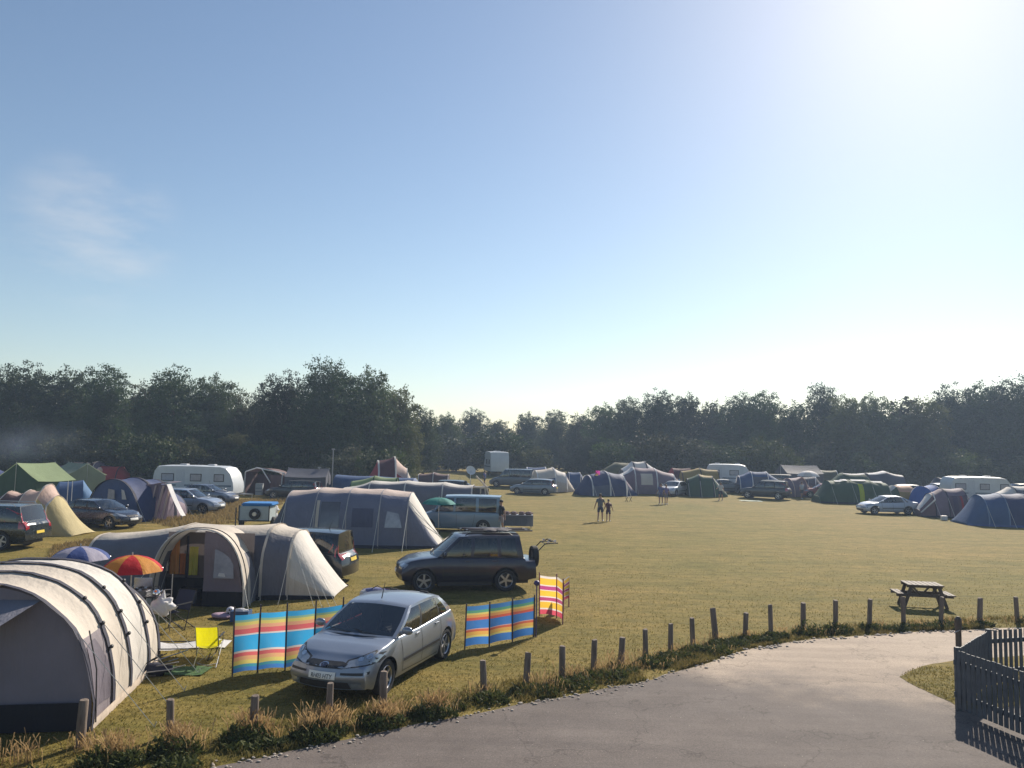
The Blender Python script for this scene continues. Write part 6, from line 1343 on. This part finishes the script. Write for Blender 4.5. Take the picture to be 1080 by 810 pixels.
tent('second green tent roof with white strip behind the large green tent', at(897, 80), 0, [(-2.4, 1.5, 1.4), (-1, 1.7, 2.5), (1.2, 1.7, 2.5), (2.4, 1.4, 1.3)], [GREENT, (GREENT, WHITEF, .97), GREENT])
tent('tall dark tent with pale roof edge above the silver saloon', at(931, 82), R(-6), [(-1.8, 1.6, 2.5), (0, 1.7, 2.75), (1.7, 1.6, 2.35)], [(GREYD, WHITEF, .95), (GREYD, CREAMW, .95)], p=3, ends=('flat', 'flat'), endmat=GREYD, name='awning')
tent('orange and grey small tent just behind the silver saloon', at(949, 72), R(5), [(-1.7, 1.0, 1.0), (-.8, 1.3, 1.75), (.7, 1.3, 1.75), (1.7, 1.0, .9)], [(GREENT, WHITEF, .9), (fabric('ochre_canvas', (.34, .24, .08), .2), fabric('peach_canvas', (.62, .38, .25), .3), .7), GREENT], name='dome_tent')
b_, _ = tent('bright blue dome tent between the silver saloon and the plum dome', at(977, 70), R(20), [(-1.6, .9, .3), (-.7, 1.4, 1.8), (.5, 1.4, 1.9), (1.5, .8, .3)], [BRIGHTB, BRIGHTB, NAVY], sleeve=WHITEF, sleeve_w=.06, name='dome_tent')
build_car(spec(SALOON, L=4.6, paint=paint('white_silver_paint', (.42, .46, .54), .3, .32)), 'silver white saloon standing alone on the right side of the field, facing left', 'car', loc=G(940, 543) + Vector((0, .85, 0)), rz=R(184))
caravan('white touring caravan behind the plum dome tent at the right', at(1028, 74), R(-2), 5.8, 2.2, 2.62)
pd, _ = tent('plum dome tent with porch in front of the right hand caravan', G(1012, 547) + Vector((0, 1.6, 0)), R(-8), [(-2.1, .9, .5), (-1.25, 1.35, 1.7), (-.4, 1.6, 2.1), (.9, 1.65, 2.15), (1.9, 1.1, .8)], [(fabric('pale_net', (.20, .13, .15), .3), WHITEF, .9), (MAUVE, MAUVE, .5), (fabric('plum_canvas', (.13, .09, .12), .15), MAUVE, .8), MAUVE], p=2.3, sleeve=DARKB, sleeve_w=.08, skirt=DARKB, ropes=(.9, .7), rope_r=.013, name='dome_tent',
    doors=[('right', [(-.1, .15), (.25, .15), (.25, 1.6), (-.1, 1.6)], fabric('plum_door', (.08, .06, .10), .1)), ('right', [(.45, .15), (.6, .15), (.6, 1.6), (.45, 1.6)], REDT)])
m = MB(); m.tube([(-2.1, -.75, .3), (-1.3, -1.3, 1.3), (-1.25, -.8, 1.72)], .05, 6); m.build('white_edge', WHITEF, pd)
tent('blue tunnel tent with pale seams cut by the right edge of the photo', G(1062, 556) + Vector((.3, 1.8, 0)), R(-10), [(-2.2, 1.5, .15), (-1.0, 1.8, 1.95), (.2, 1.9, 2.1), (1.6, 1.9, 2.1), (3.2, 1.7, 1.6)], [fabric('mid_blue_nylon', (.05, .11, .24), .2), fabric('mid_blue_nylon', (.05, .11, .24), .2), NAVY, NAVY], p=2.4, sleeve=fabric('pale_blue_seam', (.16, .24, .38), .1), sleeve_w=.07, skirt=fabric('blue_skirt', (.07, .12, .30), .1), ropes=(.9, .7), rope_r=.013)
tent('cream awning roof with dark edge at the right edge above the blue tunnel tent', at(1074, 66), R(-5), [(-1.9, 1.3, 1.5), (-.8, 1.5, 2.1), (1.2, 1.5, 2.2), (2.4, 1.4, 2.0)], [(PINKT, CREAMW, .6), (GREYD, CREAMW, .85), GREYD], sleeve=DARKB, sleeve_w=.1)
for i, (dx, lab, mt) in enumerate(((-1.2, 'pale cool box on the grass at the left foot of the plum dome tent', WHITEF), (.9, 'white cool box on the grass in front of the plum dome tent', WHITEF), (2.2, 'white tub on the grass between the plum dome and the blue tunnel tent', WHITEF))):
    bx = thing('cool_box', lab, 'cool box', G(1012, 549) + Vector((dx, -.2, 0)), 0, 'cool boxes outside the plum dome tent'); m = MB(); m.box((0, 0, .14), (.4, .28, .26), None, 0, .03); m.build('body', plain('white_plastic', (.55, .55, .55), .4), bx); m = MB(); m.box((0, 0, .30), (.42, .3, .05), None, 0, .015); m.build('lid', plain('pale_lid', (.35, .36, .4), .5), bx)
# people out on the grass
SK = plain('skin_tone', (.36, .20, .14), .6); HR = plain('dark_hair', (.02, .015, .01), .7)
person('adult in grey top and shorts walking across the middle of the field', G(633, 550), R(-20), 1.72, fabric('grey_top', (.12, .13, .15), 0), fabric('navy_shorts', (.04, .045, .08), 0), HR, SK, stride=.12)
person('child in dark plum clothes walking beside the adult in grey', G(641.5, 550), R(-10), 1.38, fabric('plum_top', (.08, .03, .05), 0), fabric('plum_shorts', (.06, .03, .06), 0), HR, SK, stride=.08)
person('person in blue clothes left of the pair by the mauve tunnel tent', G(697, 532), R(160), 1.75, fabric('blue_top', (.10, .12, .28), 0), fabric('blue_shorts', (.09, .10, .2), 0), HR, SK, stride=.08)
person('person in violet top right of the pair by the mauve tunnel tent', G(702.5, 532), R(190), 1.66, fabric('violet_top', (.16, .13, .30), 0), fabric('grey_shorts', (.14, .14, .18), 0), plain('fair_hair', (.18, .10, .04), .7), SK, stride=.07)
dog = thing('camp_stool', 'low dark folding stool on the grass in front of the navy dome tent', 'stool', G(663, 529), R(20)); m = MB(); m.box((0, 0, .42), (.45, .4, .03), None, 0, .01); m.build('seat', BLACK, dog)
for s_ in (-.2, .2): m = MB(); m.tube([(s_, -.2, 0), (s_, .2, .42)], .02, 5); m.tube([(s_, .2, 0), (s_, -.2, .42)], .02, 5); m.build('leg', BLACK, dog)
# ---- more of the crowded far rows
def dcar(base, pnt, label, px_, D_, rz, **kw): return build_car(spec(base, paint=pnt, **dk, **kw), label, loc=at(px_, D_), rz=R(rz))
PB = [paint('far_black_paint', (.015, .016, .02), .3, .3), paint('far_grey_paint', (.12, .13, .15), .4, .35), paint('far_blue_paint', (.03, .05, .12), .3, .3), paint('far_white_paint', (.5, .51, .53), .2, .35), paint('far_red_paint', (.22, .02, .02), .2, .3)]
dcar(MPV, PB[0], 'black people carrier roof behind the pale awning tent, left of the satellite dish', 470, 66, 170)
dcar(HATCH, PB[1], 'grey hatchback behind the pale awning tent, below the satellite dish', 487, 72, 10)
sd_ = thing('satellite_dish', 'small white satellite dish on a pole behind the pale awning tent', 'satellite dish', at(497, 70)); m = MB(); m.tube([(0, 0, -.1), (0, 0, 2.3)], .035, 6); m.build('pole', STEEL, sd_); m = MB(); rt_ = Matrix.Rotation(R(50), 3, 'X') @ Matrix.Rotation(R(20), 3, 'Z'); m.grid([[Vector((.45 * r_ * math.cos(t), .45 * r_ * math.sin(t), .12 * r_ * r_)) for t in np.linspace(0, 2 * math.pi, 17)] for r_ in (.02, .4, .75, 1)]); o_ = m.build('dish', plain('dish_white', (.6, .6, .6), .4), sd_, 60); o_.location = (0, -.05, 2.35); o_.rotation_euler = (R(60), 0, R(25)); m = MB(); m.tube([(0, -.05, 2.2), (.1, -.5, 2.35)], .02, 5); m.build('feed_arm', STEEL, sd_)
tent('brown square topped tent between the dark blue tent and the satellite dish', at(459, 70), 0, [(-1.3, 1.2, 2.0), (0, 1.25, 2.15), (1.3, 1.2, 2.0)], [BROWNT, BROWNT], p=4, ends=('flat', 'flat'), sleeve=CREAMW, sleeve_w=.06, name='awning')
dcar(ESTATE, PB[2], 'dark blue estate behind the cream topped tent', 592, 84, -10)
tent('low navy dome right behind the feather flag', at(606, 84), 0, [(-1.7, .9, .3), (-.6, 1.4, 1.7), (.6, 1.4, 1.7), (1.7, .9, .3)], [NAVY, BLUET, NAVY], sleeve=CREAMW, sleeve_w=.06, name='dome_tent')
dcar(SUV, PB[0], 'black car parked behind the right shoulder of the mauve tunnel tent', 724, 84, 175)
dcar(HATCH, PB[1], 'grey hatchback partly behind the dark green tent, by the mid field caravan', 764, 82, 15)
dcar(VAN, PB[0], 'black van behind the dark tents at mid right', 826, 84, 5)
dcar(HATCH, PB[4], 'dark red hatchback between the plum tent and the green tunnel tent', 866, 79, 172)
ridge_tent('dark flysheet canopy with pale edge behind the plum tent cluster', at(842, 88), R(5), 4.2, 3.2, 1.9, 2.8, GREYD, GREYD, name='flysheet_tent')
tent('second olive tent behind the plum tent cluster, under the trees', at(872, 90), R(-8), [(-2, 1.2, .8), (-.8, 1.5, 2.3), (.9, 1.5, 2.3), (2, 1.2, .7)], [GREENT, fabric('olive_canvas', (.10, .10, .055), .15), GREENT], sleeve=WHITEF, sleeve_w=.07)
dcar(ESTATE, PB[1], 'grey estate behind the orange and grey small tent', 962, 80, 8)
dcar(SUV, PB[2], 'dark blue off-roader behind the bright blue dome', 985, 79, 180)
tent('grey tent roof left of the right hand caravan', at(994, 84), 0, [(-1.8, 1.3, .8), (-.7, 1.5, 2.2), (.8, 1.5, 2.2), (1.8, 1.2, .8)], [GREYD, (GREYD, WHITEF, .97), GREYD], sleeve=DARKB)
dcar(VAN, PB[0], 'black van just right of the right hand caravan', 1075, 78, 178)
dcar(HATCH, PB[3], 'white hatchback behind the plum annexe and the silver estates', 151, 62, 5)
dcar(ESTATE, PB[0], 'black estate behind the brown frame awning', 312, 64, 174)
ridge_tent('faint grey awning under the trees right of the brown frame awning', at(327, 67), R(4), 3.4, 2.8, 1.7, 2.4, GREYD, GREYD, name='awning')
for i_, (px_, y_, h_, a_) in enumerate(((760, 528, 1.7, 150), (512, 516, 1.7, 60))):
    person(['person standing alone in front of the mid field caravan', 'person in the gap below the white motorhome'][i_], at(px_, G(px_, y_).y), R(a_), h_, fabric('blue_top', (.10, .12, .28), 0) if i_ else fabric('white_top', (.5, .5, .5), 0), fabric('navy_shorts', (.04, .045, .08), 0), HR, SK, arms=((.12, -.05), (.22, .3)), stride=.15)
# ---- signs and small poles at the foot of the wood
for px_, D_, h, lab in ((352, 66, 4.0, 'thin grey pole standing before the tallest dark trees'), (338, 67, 2.4, 'shorter grey pole left of the thin tall one before the dark trees')):
    p_ = thing('lamp_pole', lab, 'pole', at(px_, D_)); m = MB(); m.tube([(0, 0, -.2), (0, 0, h)], .05, 8); m.build('pole', RIMD, p_); m = MB(); m.box((0, 0, h + .06), (.28, .16, .12), None, 0, .03); m.build('head', RIMD, p_)

# ================================================================== SMOKE, HAZE
sb = MB(); sb.ell((0, 0, 0), (8, 4, 2.8), 20, 12, 0, .25); so_ = bpy.data.objects.new('smoke', None)
m, nt, out = newmat('drifting_smoke'); tcn = nt.nodes.new('ShaderNodeTexCoord'); ln_ = N(nt, 'ShaderNodeVectorMath', operation='LENGTH'); mpn = nt.nodes.new('ShaderNodeMapping'); mpn.inputs['Scale'].default_value = (1 / 8, 1 / 4, 1 / 2.8); L(nt, tcn.outputs['Object'], mpn.inputs[0]); L(nt, mpn.outputs[0], ln_.inputs[0])
mr_ = nt.nodes.new('ShaderNodeMapRange'); mr_.interpolation_type = 'SMOOTHSTEP'; L(nt, ln_.outputs['Value'], mr_.inputs[0]); mr_.inputs[1].default_value = .85; mr_.inputs[2].default_value = .1; mr_.inputs[3].default_value = 0; mr_.inputs[4].default_value = 1
nz_ = noise_n(nt, .22, 4, .6); nr_ = nt.nodes.new('ShaderNodeMapRange'); L(nt, nz_, nr_.inputs[0]); nr_.inputs[1].default_value = .38; nr_.inputs[2].default_value = .7
mm_ = N(nt, 'ShaderNodeMath', operation='MULTIPLY'); L(nt, mr_.outputs[0], mm_.inputs[0]); L(nt, nr_.outputs[0], mm_.inputs[1]); m2_ = N(nt, 'ShaderNodeMath', operation='MULTIPLY'); L(nt, mm_.outputs[0], m2_.inputs[0]); m2_.inputs[1].default_value = .055
pv = nt.nodes.new('ShaderNodeVolumePrincipled'); pv.inputs['Color'].default_value = (.62, .76, 1, 1); L(nt, m2_.outputs[0], pv.inputs['Density']); L(nt, pv.outputs[0], out.inputs['Volume'])
smk = sb.build('smoke', m, None, 60); smk.location = at(30, 66) + Vector((0, 0, 4.2)); tag(smk, kind='stuff'); bpy.data.objects.remove(so_)
hz = MB(); hz.box((0, 140, 11), (560, 400, 26)); m, nt, out = newmat('haze_air'); pv = nt.nodes.new('ShaderNodeVolumePrincipled'); pv.inputs['Color'].default_value = (.55, .72, 1, 1); pv.inputs['Density'].default_value = HAZE; pv.inputs['Anisotropy'].default_value = .3; L(nt, pv.outputs[0], out.inputs['Volume'])
hb_ = hz.build('haze', m, None, 0); tag(hb_, kind='stuff')
